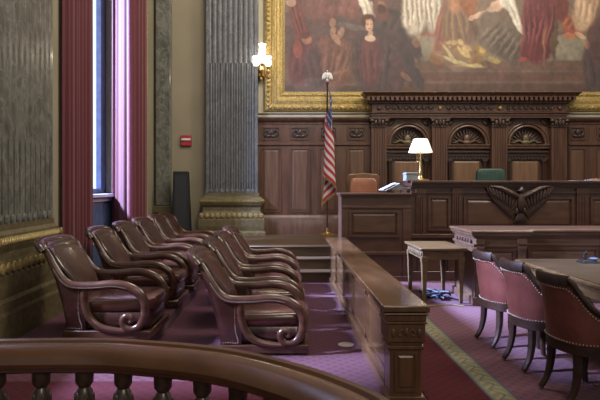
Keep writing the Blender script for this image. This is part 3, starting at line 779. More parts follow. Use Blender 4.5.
# ------------------------------------------------------------------ jury rail
t = thing('jury_rail', 'long low wooden jury rail with a wide polished cap and end post', 'railing', (.81, 3.67, 0))
hw = .115
b = MB().box(-.075, .075, .16, 4.99, .0, .66).box(-.095, .095, .16, 4.99, 0, .10).build('body', 'wood_rail', t, smooth=False)
def cap(mb, x0, x1, y0, y1, z0):
    mb.box(x0 + .02, x1 - .02, y0 + .02, y1, z0, z0 + .02).box(x0, x1, y0, y1, z0 + .02, z0 + .045)
c = MB().box(-.155, .155, 0, 5.0, .675, .72).box(-.12, .12, .03, 5.0, .655, .675)
cpo = c.build('cap_rail', 'wood_rail', t, bevel=.012, seg=3)
for k in range(5):
    y0 = .32 + k * .94
    mb = MB()
    for s in (-1, 1):
        xf = s * .075; xo = s * .082
        a_, b_ = sorted((xf, xo))
        mb.box(a_, b_, y0, y0 + .03, .17, .58).box(a_, b_, y0 + .82, y0 + .85, .17, .58).box(a_, b_, y0, y0 + .85, .17, .2).box(a_, b_, y0, y0 + .85, .55, .58)
        a_, b_ = sorted((s * .07, s * .078)); mb.box(a_, b_, y0 + .06, y0 + .79, .23, .52)
    mb.build('side_panel', 'wood_rail', t, smooth=False)
ps = MB().box(-.105, .105, .025, .22, 0, .47).box(-.12, .12, .01, .235, .43, .455).box(-.125, .125, .005, .24, .48, .60).box(-.135, .135, -.005, .25, .60, .615).box(-.13, .13, 0, .25, .615, .66).box(-.145, .145, -.012, .255, .66, .672)
ps.box(-.11, .11, .02, .23, .455, .48).box(-.125, .125, .005, .24, 0, .12)
po = ps.build('end_post', 'wood_post', t, smooth=False, bevel=.004)
dt = MB()
for k in range(15):
    x = -.118 + .236 * (k + .5) / 15; dt.box(x - .005, x + .005, -.008, 0, .625, .655)
dt.build('fluting', 'wood_post', po, smooth=False)
pn = MB(); frame_front(pn, -.075, .075, .15, .41, .025, .014, .01); raised_front(pn, -.055, .055, .17, .39, .027, .015, .008)
pn.build('post_panel', 'wood_post', po, smooth=False)
cv = MB()
for s in (-1, 1):
    cv.tube([(0, -.0, .53), (s * .03, -.002, .565), (s * .055, 0, .55), (s * .05, 0, .525), (s * .035, 0, .53)], .007, n=6, smooth=4); cv.ell((s * .085, .002, .54), (.015, .008, .03))
cv.ell((0, 0, .55), (.014, .012, .03)); cv.build('post_carving', 'wood_post', po)

# ------------------------------------------------------------------ jury armchair
def make_jury_chair():
    t = thing('jury_armchair', 'x', 'armchair', group='brown leather jury armchairs')
    W = .37
    half_r = [(.20, -W, .52), (.10, -W, .53), (.01, -W, .585), (-.07, -W + .005, .70), (-.135, -W + .015, .82), (-.20, -W + .03, .905), (-.25, -.21, .925), (-.265, 0, .93)]
    half_b = [(.20, -W + .02, .1), (.13, -W + .02, .1), (.07, -W + .02, .1), (.03, -W + .03, .1), (.01, -.30, .1), (.0, -.24, .1), (-.01, -.13, .1), (-.015, 0, .1)]
    mir = lambda h: h + [(x, -y, z) for x, y, z in h[-2::-1]]
    rim, _ = catmull(mir(half_r), 5); base, _ = catmull(mir(half_b), 5)
    MB().shell(base, rim, (.09, .055), 1.5, 10, .012).build('back_shell', 'leather', t, ang=1.2)
    # crest roll
    cr_ = [p for p in rim if p[0] < -.155]
    MB().tube([(x - .02, y, z - .0) for x, y, z in cr_], .038, n=12, ry=1.5, smooth=0).build('crest_rail', 'leather', t)
    # inner back pad + top band seam
    pads = MB(); m = len(rim)
    i0, i1 = int(m * .24), int(m * .76)
    ib = [(base[i][0] + .09, base[i][1] * .72, .34) for i in range(i0, i1 + 1)]
    ir = [(rim[i][0] + .04, rim[i][1] * .9, rim[i][2] - .03) for i in range(i0, i1 + 1)]
    pads.shell(ib, ir, (.06, .015), 1.5, 8, -.01); pads.build('back_cushion', 'leather', t, ang=1.5)
    for s in (-1, 1):
        y = s * (W + .005)
        arm = [(-.20, s * (W - .05), .90), (-.14, s * (W - .02), .825), (-.07, s * W, .70), (.01, y, .585), (.10, y, .535), (.28, y, .53), (.46, y, .545), (.59, y, .525), (.69, y, .465), (.745, y, .37), (.745, y, .25), (.70, y, .155), (.63, y, .12), (.57, y, .14), (.545, y, .195), (.575, y, .24), (.62, y, .23), (.625, y, .195), (.6, y, .185)]
        rad = [.026, .027, .030, .033, .034, .035, .036, .037, .037, .034, .031, .028, .027, .027, .027, .025, .023, .02, .015]
        a = MB().tube(arm, rad, n=12, ry=1.25, smooth=6, up=(0, 1, 0)).build('armrest', 'chair_wood', t)
        st = [(x, yy + s * .032, z - .012) for x, yy, z in arm[2:8]]
        st, _ = catmull(st, 12); sm = MB()
        for q in even(st, .022): sm.ell(q, (.006, .005, .006), None, 6, 4)
        sm.build('nailheads', 'stud', a)
        yc = s * (W - .005)
        MB().tube([(.19, yc, .50), (.20, yc, .36), (.24, yc, .23), (.33, yc, .14), (.46, yc, .105), (.62, yc, .10)], [.03, .03, .03, .03, .028, .02], n=10, ry=1.2, smooth=6, up=(0, 1, 0)).build('arm_bracket', 'chair_wood', t)
        sm = MB(); q_, _ = catmull([(.145, s * (W - .008), .47), (.14, s * (W - .008), .36), (.15, s * (W - .01), .22), (.17, s * (W - .016), .125), (.09, s * (W - .016), .122), (.03, s * (W - .022), .122)], 7)
        for q in even(q_, .022): sm.ell((q[0], q[1] + s * .006, q[2]), (.0055, .005, .0055), None, 6, 4)
        sm.build('nailheads', 'stud', t)
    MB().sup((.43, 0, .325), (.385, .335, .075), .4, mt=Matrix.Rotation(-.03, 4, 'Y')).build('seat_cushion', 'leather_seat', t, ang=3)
    MB().sup((.41, 0, .19), (.37, .33, .09), .22).build('seat_front', 'leather', t, ang=3)
    MB().box(-.0, .80, -.37, .37, .02, .10).box(.02, .78, -.35, .35, 0, .02).build('base_plinth', 'chair_wood', t, bevel=.01, seg=2)
    return t
jc = make_jury_chair(); jc.scale = (1, 1, .94)
ord_r = ['nearest brown leather jury armchair in the row beside the rail, fully visible in front',
         'brown leather jury armchair second from the front in the row beside the rail',
         'brown leather jury armchair third from the front in the row beside the rail',
         'farthest brown leather jury armchair in the row beside the rail, next to the steps']
ord_l = ['nearest brown leather jury armchair in the window row, beside the massive pilaster',
         'brown leather jury armchair second from the front in the row by the windows',
         'brown leather jury armchair third from the front in the row by the windows',
         'brown leather jury armchair fourth from the front in the row by the windows',
         'brown leather jury armchair fifth from the front in the row by the windows',
         'farthest brown leather jury armchair in the window row, nearest the black loudspeaker']
first = True
rr_ = [(-.57, 5.34, 0), (-.57, 6.36, .02), (-.57, 7.36, -.03), (-.56, 8.34, .0)]
ll_ = [(-1.98, 5.42, -.02, .0), (-2.0, 6.75, .0, .0), (-1.98, 7.72, .03, 0), (-2.0, 8.8, -.03, 0), (-1.98, 9.7, 0, 0), (-2.0, 10.6, .0, 0)]
for i, (x, y, a) in enumerate(rr_):
    o = jc if i == 0 else copy_tree(jc)
    o.location = (x, y, 0); o.rotation_euler.z = a; o['label'] = ord_r[i]
for i, (x, y, a, _) in enumerate(ll_):
    o = copy_tree(jc); o.location = (x, y, .11); o.rotation_euler.z = a; o['label'] = ord_l[i]

# ------------------------------------------------------------------ court chairs
def make_court_chair():
    t = thing('court_chair', 'x', 'chair', group='red leather chairs at the court table')
    W = .275
    hr = [(.40, -.275, .60), (.28, -.275, .60), (.18, -.268, .62), (.11, -.25, .665), (.06, -.225, .73), (.025, -.20, .79), (-.01, -.172, .848), (-.045, -.10, .852), (-.06, 0, .855)]
    hb = [(.40, -.255, .41), (.30, -.255, .41), (.20, -.25, .41), (.12, -.23, .41), (.075, -.205, .41), (.045, -.17, .41), (.025, -.125, .41), (.01, -.07, .41), (.005, 0, .41)]
    mir = lambda h: h + [(x, -y, z) for x, y, z in h[-2::-1]]
    rim, _ = catmull(mir(hr), 5); base, _ = catmull(mir(hb), 5)
    MB().shell(base, rim, (.05, .035), 1.3, 8, .01).build('back_shell', 'leather_red', t, ang=1.2)
    MB().tube([(x + .006, y * .985, z + .004) for x, y, z in rim], .024, n=10, ry=1.15, smooth=0).build('top_rail', 'court_wood', t)
    MB().sweep([(x, y, 0) for x, y, z in rim if z > .84], [(-.022, .815), (-.026, .86), (-.015, .885), (.015, .885), (.03, .86), (.026, .815)]).build('crest_rail', 'court_wood', t, ang=.8)
    sm = MB()
    for q in even([(x - .012 if abs(y) < .19 else x, y * 1.02, z - (.04 if z < .80 else .055)) for x, y, z in rim], .022): sm.ell(q, (.006,) * 3, None, 6, 4)
    for q in even([(x - .010, y * 1.03, z + .014) for x, y, z in base], .022): sm.ell(q, (.006,) * 3, None, 6, 4)
    sm.build('nailheads', 'stud', t)
    b2 = [(x, y, .36) for x, y, z in base]
    fr_ = MB().shell([(x - .004, y * 1.02, .345) for x, y, z in base], [(x - .004, y * 1.02, .412) for x, y, z in base], (.05, .05), 1, 2)
    fr_.box(.36, .42, -.28, .28, .345, .412).build('seat_frame', 'court_wood', t)
    MB().sup((.235, 0, .43), (.20, .225, .055), .4).build('seat_cushion', 'leather_red', t, ang=3)
    for s in (-1, 1):
        MB().tube([(.075, s * .15, .36), (.07, s * .155, .22), (.045, s * .16, .10), (-.005, s * .165, 0.012)], [.034, .03, .024, .02], n=8, smooth=5).build('back_leg', 'court_wood', t)
        MB().tube([(.39, s * .24, .36), (.40, s * .24, .22), (.395, s * .24, .10), (.405, s * .24, 0.012)], [.034, .03, .024, .02], n=8, smooth=5).build('front_leg', 'court_wood', t)
        MB().tube([(.395, s * W, .60), (.45, s * W, .595), (.475, s * W, .56), (.45, s * (W - .005), .52), (.40, s * (W - .01), .47), (.39, s * (W - .02), .40)], [.026, .03, .03, .025, .024, .024], n=8, smooth=5).build('arm_scroll', 'court_wood', t)
    return t
cc = make_court_chair()
cl = ['red leather tub chair at the court table, nearest and largest of the row', 'red leather tub chair at the court table, middle of the row', 'red leather tub chair at the court table, farthest of the row by the small desk']
for i, (x, y, a) in enumerate(((1.93, 3.98, .12), (1.92, 4.66, .10), (1.92, 5.34, .12))):
    o = cc if i == 0 else copy_tree(cc); o.location = (x, y, 0.009); o.rotation_euler.z = a; o['label'] = cl[i]

# court table
t = thing('court_table', 'large wooden court table with a pale moulded edge at the right', 'table', (3.1, 4.4, .009))
MB().box(-.68, 1.3, -1.6, 1.46, .70, .735).build('tabletop', 'wood_desk', t, bevel=.01, seg=2)
MB().box(-.66, 1.28, -1.58, 1.44, .735, .742).build('top_surface', 'table_top', t, smooth=False)
MB().box(-.63, 1.25, -1.55, 1.41, .60, .69).box(-.655, 1.275, -1.575, 1.435, .68, .70).build('apron', 'wood_desk', t, smooth=False)
for x in (-.56, 1.17):
    for y in (-1.47, 1.33):
        MB().frus((x - .03, x + .03, y - .03, y + .03), 0, (x - .045, x + .045, y - .045, y + .045), .6).build('leg', 'wood_desk', t, smooth=False, bevel=.005)
t = thing('desk_microphone', 'small black microphone base standing on the court table', 'microphone', (3.02, 5.55, .752))
MB().frus((-.09, .09, -.07, .07), 0, (-.06, .06, -.05, .05), .03).build('base', 'black', t, smooth=False, bevel=.005)
MB().tube([(-.02, 0, .02), (-.03, 0, .07), (-.02, -.02, .11)], .014, n=8, smooth=4).build('stem', 'black', t)
MB().ell((.05, -.02, .04), (.05, .04, .015)).build('button', 'blue_dark', t)

# ------------------------------------------------------------------ small side desk
S = 47.1
t = thing('side_desk', 'small oak desk with carved apron in front of the judges bench', 'desk', (2.055, 7.55, 0.009))
MB().box(-.31, .29, -.45, .5, .68, .715).build('tabletop', 'wood_desk', t, bevel=.01, seg=2)
MB().box(-.275, .255, -.40, .45, .56, .68).build('apron', 'wood_desk', t, smooth=False, bevel=.004)
cv = MB()
for k in range(9): cv.ell((-.28, -.33 + k * .085, .62), (.012, .03, .035))
cv.build('apron_carving', 'wood_desk', t)
MB().box(-.05, .05, -.425, -.40, .655, .68).build('drawer_pull', 'wood_panel', t, smooth=False)
for x in (-.245, .225):
    for y in (-.37, .42):
        MB().frus((x - .02, x + .02, y - .02, y + .02), 0, (x - .038, x + .038, y - .038, y + .038), .56).box(x - .042, x + .042, y - .042, y + .042, .53, .6).build('leg', 'wood_desk', t, smooth=False, bevel=.004)

# cables under the desk
def tangle(cx, cy, n, sx, sy, seed):
    q = random.Random(seed); pts = []
    for k in range(n):
        a = q.uniform(0, 2 * PI); pts.append((cx + sx * cos(a) * q.uniform(.3, 1), cy + sy * sin(a) * q.uniform(.3, 1), q.uniform(.02, .12)))
    return pts
tag(MB().tube(tangle(2.02, 7.5, 26, .22, .22, 4), .013, n=6, smooth=5).build('cable_tangle', 'cable'), 'tangle of dark and blue cables lying under the small oak desk', 'cables')
tag(MB().tube([(1.62, 7.0, .02), (1.85, 6.98, .02), (2.1, 7.05, .02), (2.25, 6.95, .02)], .007, n=6, smooth=6).build('yellow_cable', 'cable_y'), 'thin yellow cable running across the carpet below the oak desk', 'cable')

# ------------------------------------------------------------------ witness box
Y0 = 8.92
t = thing('witness_box', 'dark wooden witness box with a framed front panel beside the flag', 'witness box', (1.46, Y0, 0))
w0, w1_ = -.53, .585
MB().box(w0, w1_, 0, .5, 0, 1.36).build('body', 'wood_bench', t, smooth=False)
MB().box(w0 - .03, w1_, -.05, .55, 1.37, 1.405).box(w0 - .015, w1_, -.03, .5, 1.345, 1.37).build('cap', 'wood_bench', t, smooth=False, bevel=.006)
def fpanel(par, a, b, z0, z1, y=0, mm='wood_bench_panel'):
    mb = MB(); frame_front(mb, a, b, z0, z1, y, .035, .025); mb.build('panel_frame', 'wood_bench', par, smooth=False)
    mb = MB(); raised_front(mb, a + .045, b - .045, z0 + .045, z1 - .045, y, .04, .018); mb.build('panel', mm, par, smooth=False)
fpanel(t, -.41, .39, .70, 1.13)
mb = MB().box(w0, w1_, -.02, 0, 1.16, 1.20).box(w0, w1_, -.03, 0, .42, .47).box(w0, w1_, -.03, 0, 0, .08)
for a, b in ((w0, w0 + .12), (w1_ - .14, w1_)): mb.box(a, b, -.015, 0, .08, 1.16)
mb.build('front_moulding', 'wood_bench', t, smooth=False, bevel=.004)
t = thing('witness_chair', 'tan leather chair showing its back above the witness box', 'chair', (1.46, 10.2, .5)); t.scale = (1, 1, 1.2)
bk = MB(); pts = [(-.27, .45), (-.28, .75), (-.31, .98), (-.26, 1.03), (0, 1.05), (.26, 1.03), (.31, .98), (.28, .75), (.27, .45)]
bk.poly(pts, -.02, .05); bk.build('back_frame', 'wood_post', t, bevel=.02, seg=3)
MB().sup((0, -.03, .73), (.25, .035, .24), .35).build('back_cushion', 'leather_tan', t, ang=3)
MB().sup((0, -.28, .45), (.26, .26, .06), .35).build('seat', 'leather_tan', t, ang=3)
for s in (-1, 1):
    MB().tube([(s * .28, 0, .62), (s * .29, -.25, .62), (s * .28, -.42, .6), (s * .27, -.42, .45)], .02, n=8, smooth=5).build('armrest', 'chair_wood', t)
    for y in (-.45, -.05): MB().tube([(s * .22, y, .42), (s * .23, y, .01)], [.025, .018], n=8, smooth=0).build('leg', 'chair_wood', t)
t = thing('paper_stack', 'stack of white papers propped on the witness box top', 'papers', (1.72, 9.15, 1.45), .1)
MB().box(-.12, .15, -.12, .12, 0, .012, Matrix.Rotation(-.45, 4, 'Y') @ Matrix.Translation((.04, 0, .02))).build('sheet', 'paper', t, smooth=False)
MB().box(-.13, .13, -.1, .13, .03, .04, Matrix.Rotation(-.45, 4, 'Y') @ Matrix.Translation((.02, 0, .02))).build('sheet', 'paper', t, smooth=False)
MB().poly([(.02, 0), (.30, 0), (.30, .02), (.14, .10)], -.08, .12).build('folder', 'grey_card', t, smooth=False)

# ------------------------------------------------------------------ judges bench
t = thing('judges_bench', 'long dark carved judges bench with a spread eagle on its front', 'judges bench', (2.05, 9.0, 0))
BX = 6.6
MB().box(0, BX, 0, .8, 0, 1.52).build('body', 'wood_bench', t, smooth=False)
cpb = MB().box(-.0, BX, -.10, .85, 1.565, 1.60).box(0, BX, -.07, .8, 1.535, 1.565).box(0, BX, -.04, .8, 1.50, 1.535).build('cap', 'wood_bench', t, smooth=False, bevel=.006)
def bx(px): return (px - 283) * 9.0 / 560 - 2.05
def bz(py): return 1.5 - (py - 187) * 9.0 / 560
mb = MB().box(0, BX, -.03, 0, bz(193.5), bz(191.5)).box(0, BX, -.04, 0, bz(238), bz(234)).box(0, BX, -.025, 0, bz(252), bz(250)).box(0, BX, -.04, 0, 0, .15)
mb.build('front_moulding', 'wood_bench', t, smooth=False, bevel=.004)
for a, b in ((416, 425), (452, 461), (576, 587), (615, 626)):
    mb = MB().box(bx(a), bx(b), -.03, 0, bz(234), bz(193.5)); xx0, xx1 = bx(a) + .02, bx(b) - .02
    mb.box(bx(a) - .01, bx(b) + .01, -.045, 0, bz(193.5), bz(188.5))
    for k in range(3):
        c = xx0 + (xx1 - xx0) * (k + .5) / 3; mb.tube([(c, -.035, bz(232)), (c, -.035, bz(196))], .012, n=6, smooth=0)
    mb.build('pilaster', 'wood_bench', t, ang=.5)
fpanel(t, bx(428), bx(450), bz(231), bz(196)); fpanel(t, bx(463.5), bx(573), bz(229), bz(197)); fpanel(t, bx(590), bx(613), bz(229), bz(197))
fpanel(t, bx(418), bx(450), bz(275), bz(254)); 
# carved eagle
ex, ez = bx(519), bz(203)
eg = MB()
eg.ell((ex, -.07, ez + .02), (.065, .055, .17)).ell((ex, -.09, ez + .21), (.045, .05, .055)).ell((ex - .04, -.10, ez + .20), (.035, .02, .018))
for k in range(5): eg.ell((ex + (k - 2) * .03, -.05, ez - .24), (.022, .02, .10), Matrix.Rotation((k - 2) * -.18, 4, 'Y'))
for s in (-1, 1):
    eg.ell((ex + s * .06, -.06, ez - .13), (.03, .03, .06))
    eg.tube([(ex + s * .04, -.06, ez + .10), (ex + s * .16, -.07, ez + .16), (ex + s * .32, -.06, ez + .24), (ex + s * .50, -.05, ez + .27)], [.05, .05, .04, .02], n=8, smooth=5)
    for r_, (n_, ln, off) in enumerate(((12, .22, 0), (9, .13, .02))):
        for k in range(n_):
            q = k / (n_ - 1); x = ex + s * (.07 + .40 * q); z = ez + .10 + .15 * q
            L_ = ln * (.95 - .25 * q) ; an = s * (.25 + .55 * q)
            eg.ell((x - s * .0 - sin(an) * -L_ * .0 + s * L_ * .0, -.045 - r_ * .02, z - L_ * .75), (.024, .016, L_), Matrix.Rotation(s * (.35 - .85 * q) * -1, 4, 'Y'), 8, 6)
eg.build('carved_eagle', 'wood_dark', t)

# on the bench
def ox_(px, D): return (px - 283) * D / 560
D_ = 9.35
t = thing('desk_lamp', 'lit desk lamp with a white shade and brass stem on the judges bench', 'desk lamp', (ox_(420.5, D_), D_, 1.60))
MB().lathe(0, 0, [(.155, 0), (.155, .015), (.12, .03), (.05, .04), (.04, .08), (.035, .09)], 24).build('base', 'brass', t)
MB().lathe(0, 0, [(.022, .05), (.032, .12), (.03, .16), (.018, .2), (.02, .3), (.014, .36), (.013, .60)], 12).build('stem', 'brass', t)
sh = MB(); n_ = 28; vs = []; fs = []
for rr2, z in ((.20, .475), (.115, .70)):
    for k in range(n_): vs.append((rr2 * cos(2 * PI * k / n_), rr2 * sin(2 * PI * k / n_), z))
for k in range(n_): fs.append((k, (k + 1) % n_, n_ + (k + 1) % n_, n_ + k))
so = sh.add(vs, fs).build('lamp_shade', 'shade', t); md = so.modifiers.new('t', 'SOLIDIFY'); md.thickness = .004
for x in (-.045, -.065): MB().tube([(x, -.03, .50), (x, -.03, .33)], .004, n=6, smooth=0).ell((x, -.03, .325), (.009, .009, .012)).build('pull_chain', 'brass', t)
D2 = 9.2
t = thing('document_box', 'grey document box on the judges bench left of the lamp', 'box', (ox_(409.5, D2), D2 - .10, 1.60))
MB().box(-.10, .09, -.10, .13, 0, .13).build('body', 'grey_card', t, smooth=False, bevel=.006)
MB().box(-.105, .095, -.105, .135, .10, .135).build('lid', 'grey_card', t, smooth=False, bevel=.006)
t = thing('book_stack', 'low stack of pale open papers at the far right of the judges bench', 'papers', (ox_(588, 9.4), 9.4, 1.60))
for k, (a, b, h, mm) in enumerate(((-.28, .02, .012, 'grey_card'), (.0, .26, .02, 'paper'), (.1, .2, .045, 'leather_tan'))):
    MB().box(a, b, -.12 + .02 * k, .12, 0 if k < 2 else .021, h, Matrix.Rotation(0, 4, 'Z')).build('sheets', mm, t, smooth=False)
# green judge chair, two more leather chairs
def judge_chair(x, label, m, w, h, y=10.45):
    t = thing('judge_chair', label, 'chair', (x, y, .5))
    MB().sup((0, .25, h - .33), (w, .06, .36), .3).build('backrest', m, t, ang=3)
    MB().sup((0, 0, .48), (w, .27, .07), .35).build('seat', m, t, ang=3)
    MB().tube([(0, 0, .42), (0, 0, .12)], .03, smooth=0).build('pedestal', 'black', t)
    for k in range(5):
        a = 2 * PI * k / 5 + .3
        MB().tube([(0, 0, .13), (.27 * cos(a), .27 * sin(a), .06)], [.03, .02], smooth=0, n=6).ell((.27 * cos(a), .27 * sin(a), .035), (.03, .03, .035)).build('foot', 'black', t)
    MB().tube([(0, .02, .42), (0, .28, .45), (0, .3, .7)], .025, smooth=4).build('back_support', 'black', t)
judge_chair((490.5 - 283) * 10.7 / 560, 'dark green leather judges chair just showing above the bench', 'leather_green', .275, 1.325)

# ------------------------------------------------------------------ clerk bench
t = thing('clerk_bench', 'lower wooden clerk bench with moulded top in front of the judges bench', 'clerk bench', (2.40, 7.0, .009))
# projecting bay then long recessed run
MB().box(.02, .66, .06, .9, 0, .91).box(.66, 6.0, .22, .9, 0, .91).build('body', 'wood_clerk', t, smooth=False)
def capb(z0, z1, e): return MB().box(.02 - e, .66 + e, .06 - e, .92, z0, z1).box(.66 + e, 6.0, .22 - e, .92, z0, z1)
capb(.91, .945, .07).build('top', 'wood_clerk', t, smooth=False, bevel=.006)
capb(.88, .91, .05).build('top_moulding', 'wood_clerk', t, smooth=False)
capb(.85, .88, .02).build('neck_moulding', 'wood_clerk', t, smooth=False)
capb(.74, .77, .02).build('frieze_moulding', 'wood_clerk', t, smooth=False)
capb(0, .10, .03).build('skirting', 'wood_clerk', t, smooth=False, bevel=.005)
dt = MB()
for k in range(26): dt.box(-.02 + k * .027, -.007 + k * .027, .018, .03, .885, .905)
for k in range(120): dt.box(.74 + k * .04, .76 + k * .04, .18, .20, .885, .905)
dt.build('dentils', 'wood_bench', t, smooth=False)
for a in (.03, .56, 1.7, 2.9, 4.1):
    yy = .06 if a < .6 else .22
    MB().box(a, a + .09, yy - .03, yy, .10, .74).box(a - .01, a + .10, yy - .045, yy, .77, .84).box(a - .008, a + .098, yy - .04, yy, .70, .74).box(a + .025, a + .04, yy - .036, yy - .03, .14, .68).box(a + .055, a + .07, yy - .036, yy - .03, .14, .68).build('pilaster', 'wood_clerk', t, smooth=False, bevel=.003)
def cpan(a, b, y):
    mb = MB(); frame_front(mb, a, b, .15, .70, y, .025, .018); mb.build('panel_frame', 'wood_bench', t, smooth=False)
    mb = MB(); raised_front(mb, a + .03, b - .03, .18, .67, y, .03, .012); mb.build('panel', 'wood_clerk', t, smooth=False)
cpan(.15, .53, .06)
for a, b in ((.75, 1.66), (1.83, 2.86), (3.03, 4.06)): cpan(a, b, .22)
cv = MB()
for k in range(6): cv.ell((-.0, .2 + k * .11, .80), (.012, .04, .03))
cv.build('side_carving', 'wood_bench', t)

# ------------------------------------------------------------------ flag
FX, FY = X(326.5) * .967 + .02, 11.55
t = thing('flagpole', 'tall wooden flagpole on a brass foot with a white eagle finial', 'flagpole', (FX, FY, .5))
MB().lathe(0, 0, [(.16, 0), (.16, .02), (.10, .05), (.04, .07), (.03, .12), (.025, .16)], 20).build('foot', 'brass', t)
MB().lathe(0, 0, [(.017, .1), (.017, 3.10), (.03, 3.12), (.03, 3.15), (.015, 3.17)], 10).build('pole', 'chair_wood', t)
e = MB().ell((0, 0, 3.20), (.03, .03, .03)).ell((0, 0, 3.30), (.03, .03, .07)).ell((0, -.02, 3.385), (.018, .025, .02))
for s in (-1, 1):
    e.ell((s * .05, 0, 3.33), (.045, .012, .03), Matrix.Rotation(s * .5, 4, 'Y')); e.ell((s * .085, 0, 3.28), (.022, .012, .07), Matrix.Rotation(-s * .25, 4, 'Y')); e.ell((s * .055, 0, 3.28), (.02, .012, .06))
e.build('eagle_finial', 'white', t)
# the flag itself, draped
nu, nv = 150, 195
vs = []; cols = []; z_top = 3.50
for j in range(nv):
    v = j / (nv - 1)
    for i in range(nu):
        u = i / (nu - 1)
        ph = 2 * PI * (1.55 * u + .25 * v) - .3; wd = .035 + .13 * min(1, .35 * v + u * 1.3) * (.45 + .55 * v)
        x = .03 + wd * sin(ph) + .02 * sin(11 * u + 4 * v); y = -.05 - .05 * u - (.03 + .4 * wd) * cos(ph) * (1 - .2 * v)
        z = z_top - 1.30 * v - 1.22 * u * (1 - .12 * v)
        vs.append((x, y, z - .5))
        c = (.30, .014, .03) if int(v * 13) % 2 == 0 else (.46, .43, .42)
        if u < .4 and v < 7 / 13:
            c = (.03, .035, .12); gu = u / .4 * 12; gv = v / (7 / 13) * 10
            a, b = round(gu), round(gv)
            if 0 < a < 12 and 0 < b < 10 and (a + b) % 2 == 0:
                du, dv = (gu - a) * 1.0, (gv - b) * 1.0; rr3 = math.hypot(du, dv); th = math.atan2(dv, du)
                if rr3 < .42 * (.62 + .38 * cos(5 * th + PI / 2)): c = (.6, .6, .62)
        cols.append((*c, 1))
me = bpy.data.meshes.new('flag'); me.from_pydata(vs, [], [(j * nu + i, (j + 1) * nu + i, (j + 1) * nu + i + 1, j * nu + i + 1) for j in range(nv - 1) for i in range(nu - 1)])
ca = me.color_attributes.new('Col', 'FLOAT_COLOR', 'POINT'); ca.data.foreach_set('color', np.array(cols, dtype=np.float32).ravel())
me.polygons.foreach_set('use_smooth', [True] * len(me.polygons)); me.materials.append(M['vflag'])
fl = bpy.data.objects.new('flag', me); C.objects.link(fl); fl.location = (FX, FY, .5)
md = fl.modifiers.new('t', 'SOLIDIFY'); md.thickness = .004
tag(fl, 'draped red white and blue stars and stripes flag with gold fringe', 'flag')
fg = [vs[j * nu + nu - 1] for j in range(nv)] + [vs[(nv - 1) * nu + i] for i in range(nu)]
fm = MB()
for q in fg[::2]: fm.tube([q, (q[0], q[1], q[2] - .05)], .006, n=5, smooth=0)
fm.build('fringe', 'gold', fl)

# ------------------------------------------------------------------ curved balustrade in the foreground
t = thing('curved_balustrade', 'curved polished wooden handrail on turned balusters in the foreground', 'balustrade', (-.4, 1.6, 0.0)); t.scale = (1, 1, 1.015)
O = Vector((-.4, 1.6, -.018))
far = [(-1.20, 1.955), (-1.01, 1.995), (-.66, 2.01), (-.47, 1.98), (-.243, 1.915), (-.09, 1.835), (.06, 1.715), (.17, 1.60), (.27, 1.455), (.345, 1.25), (.38, 1.0), (.38, .7)]
path, _ = catmull([(x - O.x, y - O.y, 0) for x, y in far], 8)
hp = [(0, .905), (-.004, .925), (.006, .942), (.020, .95), (.034, .946), (.040, .930), (.046, .930), (.054, .942), (.070, .944), (.090, .938), (.110, .925), (.124, .906), (.129, .89), (.124, .876), (.110, .872), (.110, .86), (.10, .852), (.02, .852), (.01, .87), (.0, .88)]
MB().sweep(path, hp).build('handrail', 'wood_hand', t, ang=.5)
MB().sweep(path, [(.02, .0), (.02, .10), (.035, .12), (.095, .12), (.11, .10), (.11, 0)]).build('bottom_rail', 'wood_hand', t, ang=.5)
# balusters along the centre line
P = [Vector(p) for p in path]; acc = 0; nxt = .06
prof = [(.030, .12), (.030, .16), (.020, .18), (.018, .20), (.030, .24), (.037, .32), (.034, .42), (.024, .52), (.017, .60), (.016, .63), (.026, .645), (.026, .66), (.017, .672), (.019, .70), (.033, .735), (.035, .76), (.026, .785), (.019, .795), (.030, .81), (.032, .852)]
bal = None
for i in range(1, len(P)):
    d = (P[i] - P[i - 1]).length; dr = (P[i] - P[i - 1]).normalized(); nn = Vector((dr.y, -dr.x, 0))
    while acc + d > nxt:
        q = P[i - 1] + dr * (nxt - acc) + nn * .065
        if bal is None:
            bm_ = MB().lathe(0, 0, prof, 16)
            lv = bm_
            for k in range(6):
                a = 2 * PI * k / 6; lv.ell((.03 * cos(a), .03 * sin(a), .35), (.010, .010, .07)); lv.ell((.029 * cos(a), .029 * sin(a), .755), (.008, .008, .025))
            bal = bm_.build('baluster', 'baluster', t, loc=q)
        else:
            o = bal.copy(); C.objects.link(o); o.parent = t; o.location = q
        nxt += .152
    acc += d
nw = MB().box(-1.31, -1.17, 1.83, 1.97, 0, .93).box(-1.33, -1.15, 1.81, 1.99, .93, .965).box(-1.325, -1.155, 1.815, 1.985, 0, .12)
nw.v = [(x - O.x, y - O.y, z) for x, y, z in nw.v]
nw.build('newel_post', 'wood_hand', t, bevel=.008)

# ------------------------------------------------------------------ camera, light, world
cam = bpy.data.cameras.new('camera'); co = bpy.data.objects.new('camera', cam); C.objects.link(co)
co.location = (0, 0, 1.5); co.rotation_euler = (PI / 2, 0, 0)
cam.sensor_width = 36; cam.lens = 560 * 36 / 600; cam.shift_x = 17 / 600; cam.shift_y = -13 / 600
bpy.context.scene.camera = co

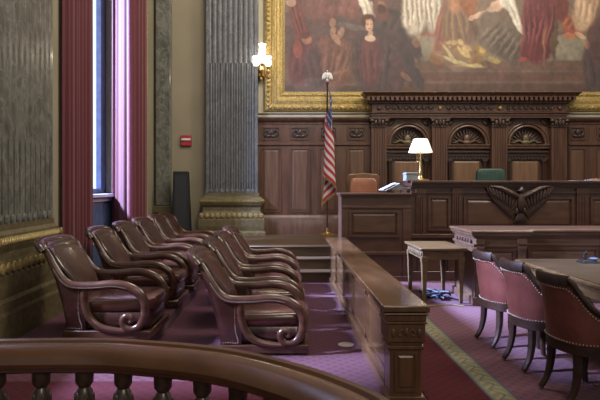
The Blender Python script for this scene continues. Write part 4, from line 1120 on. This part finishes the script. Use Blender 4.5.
def light(name, typ, loc, rot, energy, col, **kw):
    l = bpy.data.lights.new(name, typ); l.energy = energy; l.color = col
    for k, v in kw.items(): setattr(l, k, v)
    o = bpy.data.objects.new(name, l); C.objects.link(o); o.location = loc; o.rotation_euler = rot; return o
# daylight through the left windows
def aim(a, b): return (Vector(b) - Vector(a)).to_track_quat('-Z', 'Y').to_euler()
for a, b, e, col_ in (((-9.5, 10.0, 7.6), (.3, 7.6, 0), 10000, (.44, .56, 1.0)), ((-9.5, 2.3, 7.6), (1.5, 4.9, 0), 6500, (.52, .60, 1.0))):
    light('bright_sky_patch', 'AREA', a, aim(a, b), e, col_, shape='DISK', size=1.3, spread=math.radians(75))
for y0, y1 in ((3.5, 4.8), (7.9, 10.0)):
    light('window_skylight', 'AREA', (-4.7, (y0 + y1) / 2, 4.2), (0, -PI / 2, 0), 30, (.55, .68, 1.0), shape='RECTANGLE', size=4.8, size_y=y1 - y0)
light('lamp_bulb', 'POINT', (ox_(420.5, D_), D_, 2.15), (0, 0, 0), 5, (1, .8, .55), shadow_soft_size=.05)
light('sconce_bulb', 'POINT', (X(262), WY - .5, Z(60)), (0, 0, 0), 8, (1, .85, .62), shadow_soft_size=.1)
# warm unseen fills, added to brighten the back wall, left wall and post
for a, b, e in (((2.5, 3, 7.5), (2.5, 3, 0), 30), ((1.5, -2.5, 5.5), (1.0, 5, .6), 110), ((5.5, 5.5, 6.5), (-2.7, 7.5, 3), 190), ((.5, 7.0, 8.5), (1.0, 12, 2.4), 330), ((5.5, 7.0, 8.5), (5.5, 12, 2.4), 330)):
    light('warm_fill', 'AREA', a, aim(a, b), e, (1, .88, .72), shape='DISK', size=2.5)
w = bpy.data.worlds.new('world'); bpy.context.scene.world = w; w.use_nodes = True
bg = w.node_tree.nodes['Background']; bg.inputs[0].default_value = (1.0, .95, .90, 1); bg.inputs[1].default_value = .25
vw = bpy.context.scene.view_settings
vw.view_transform = 'Standard'; vw.look = 'None'; vw.exposure = 0; vw.gamma = 1
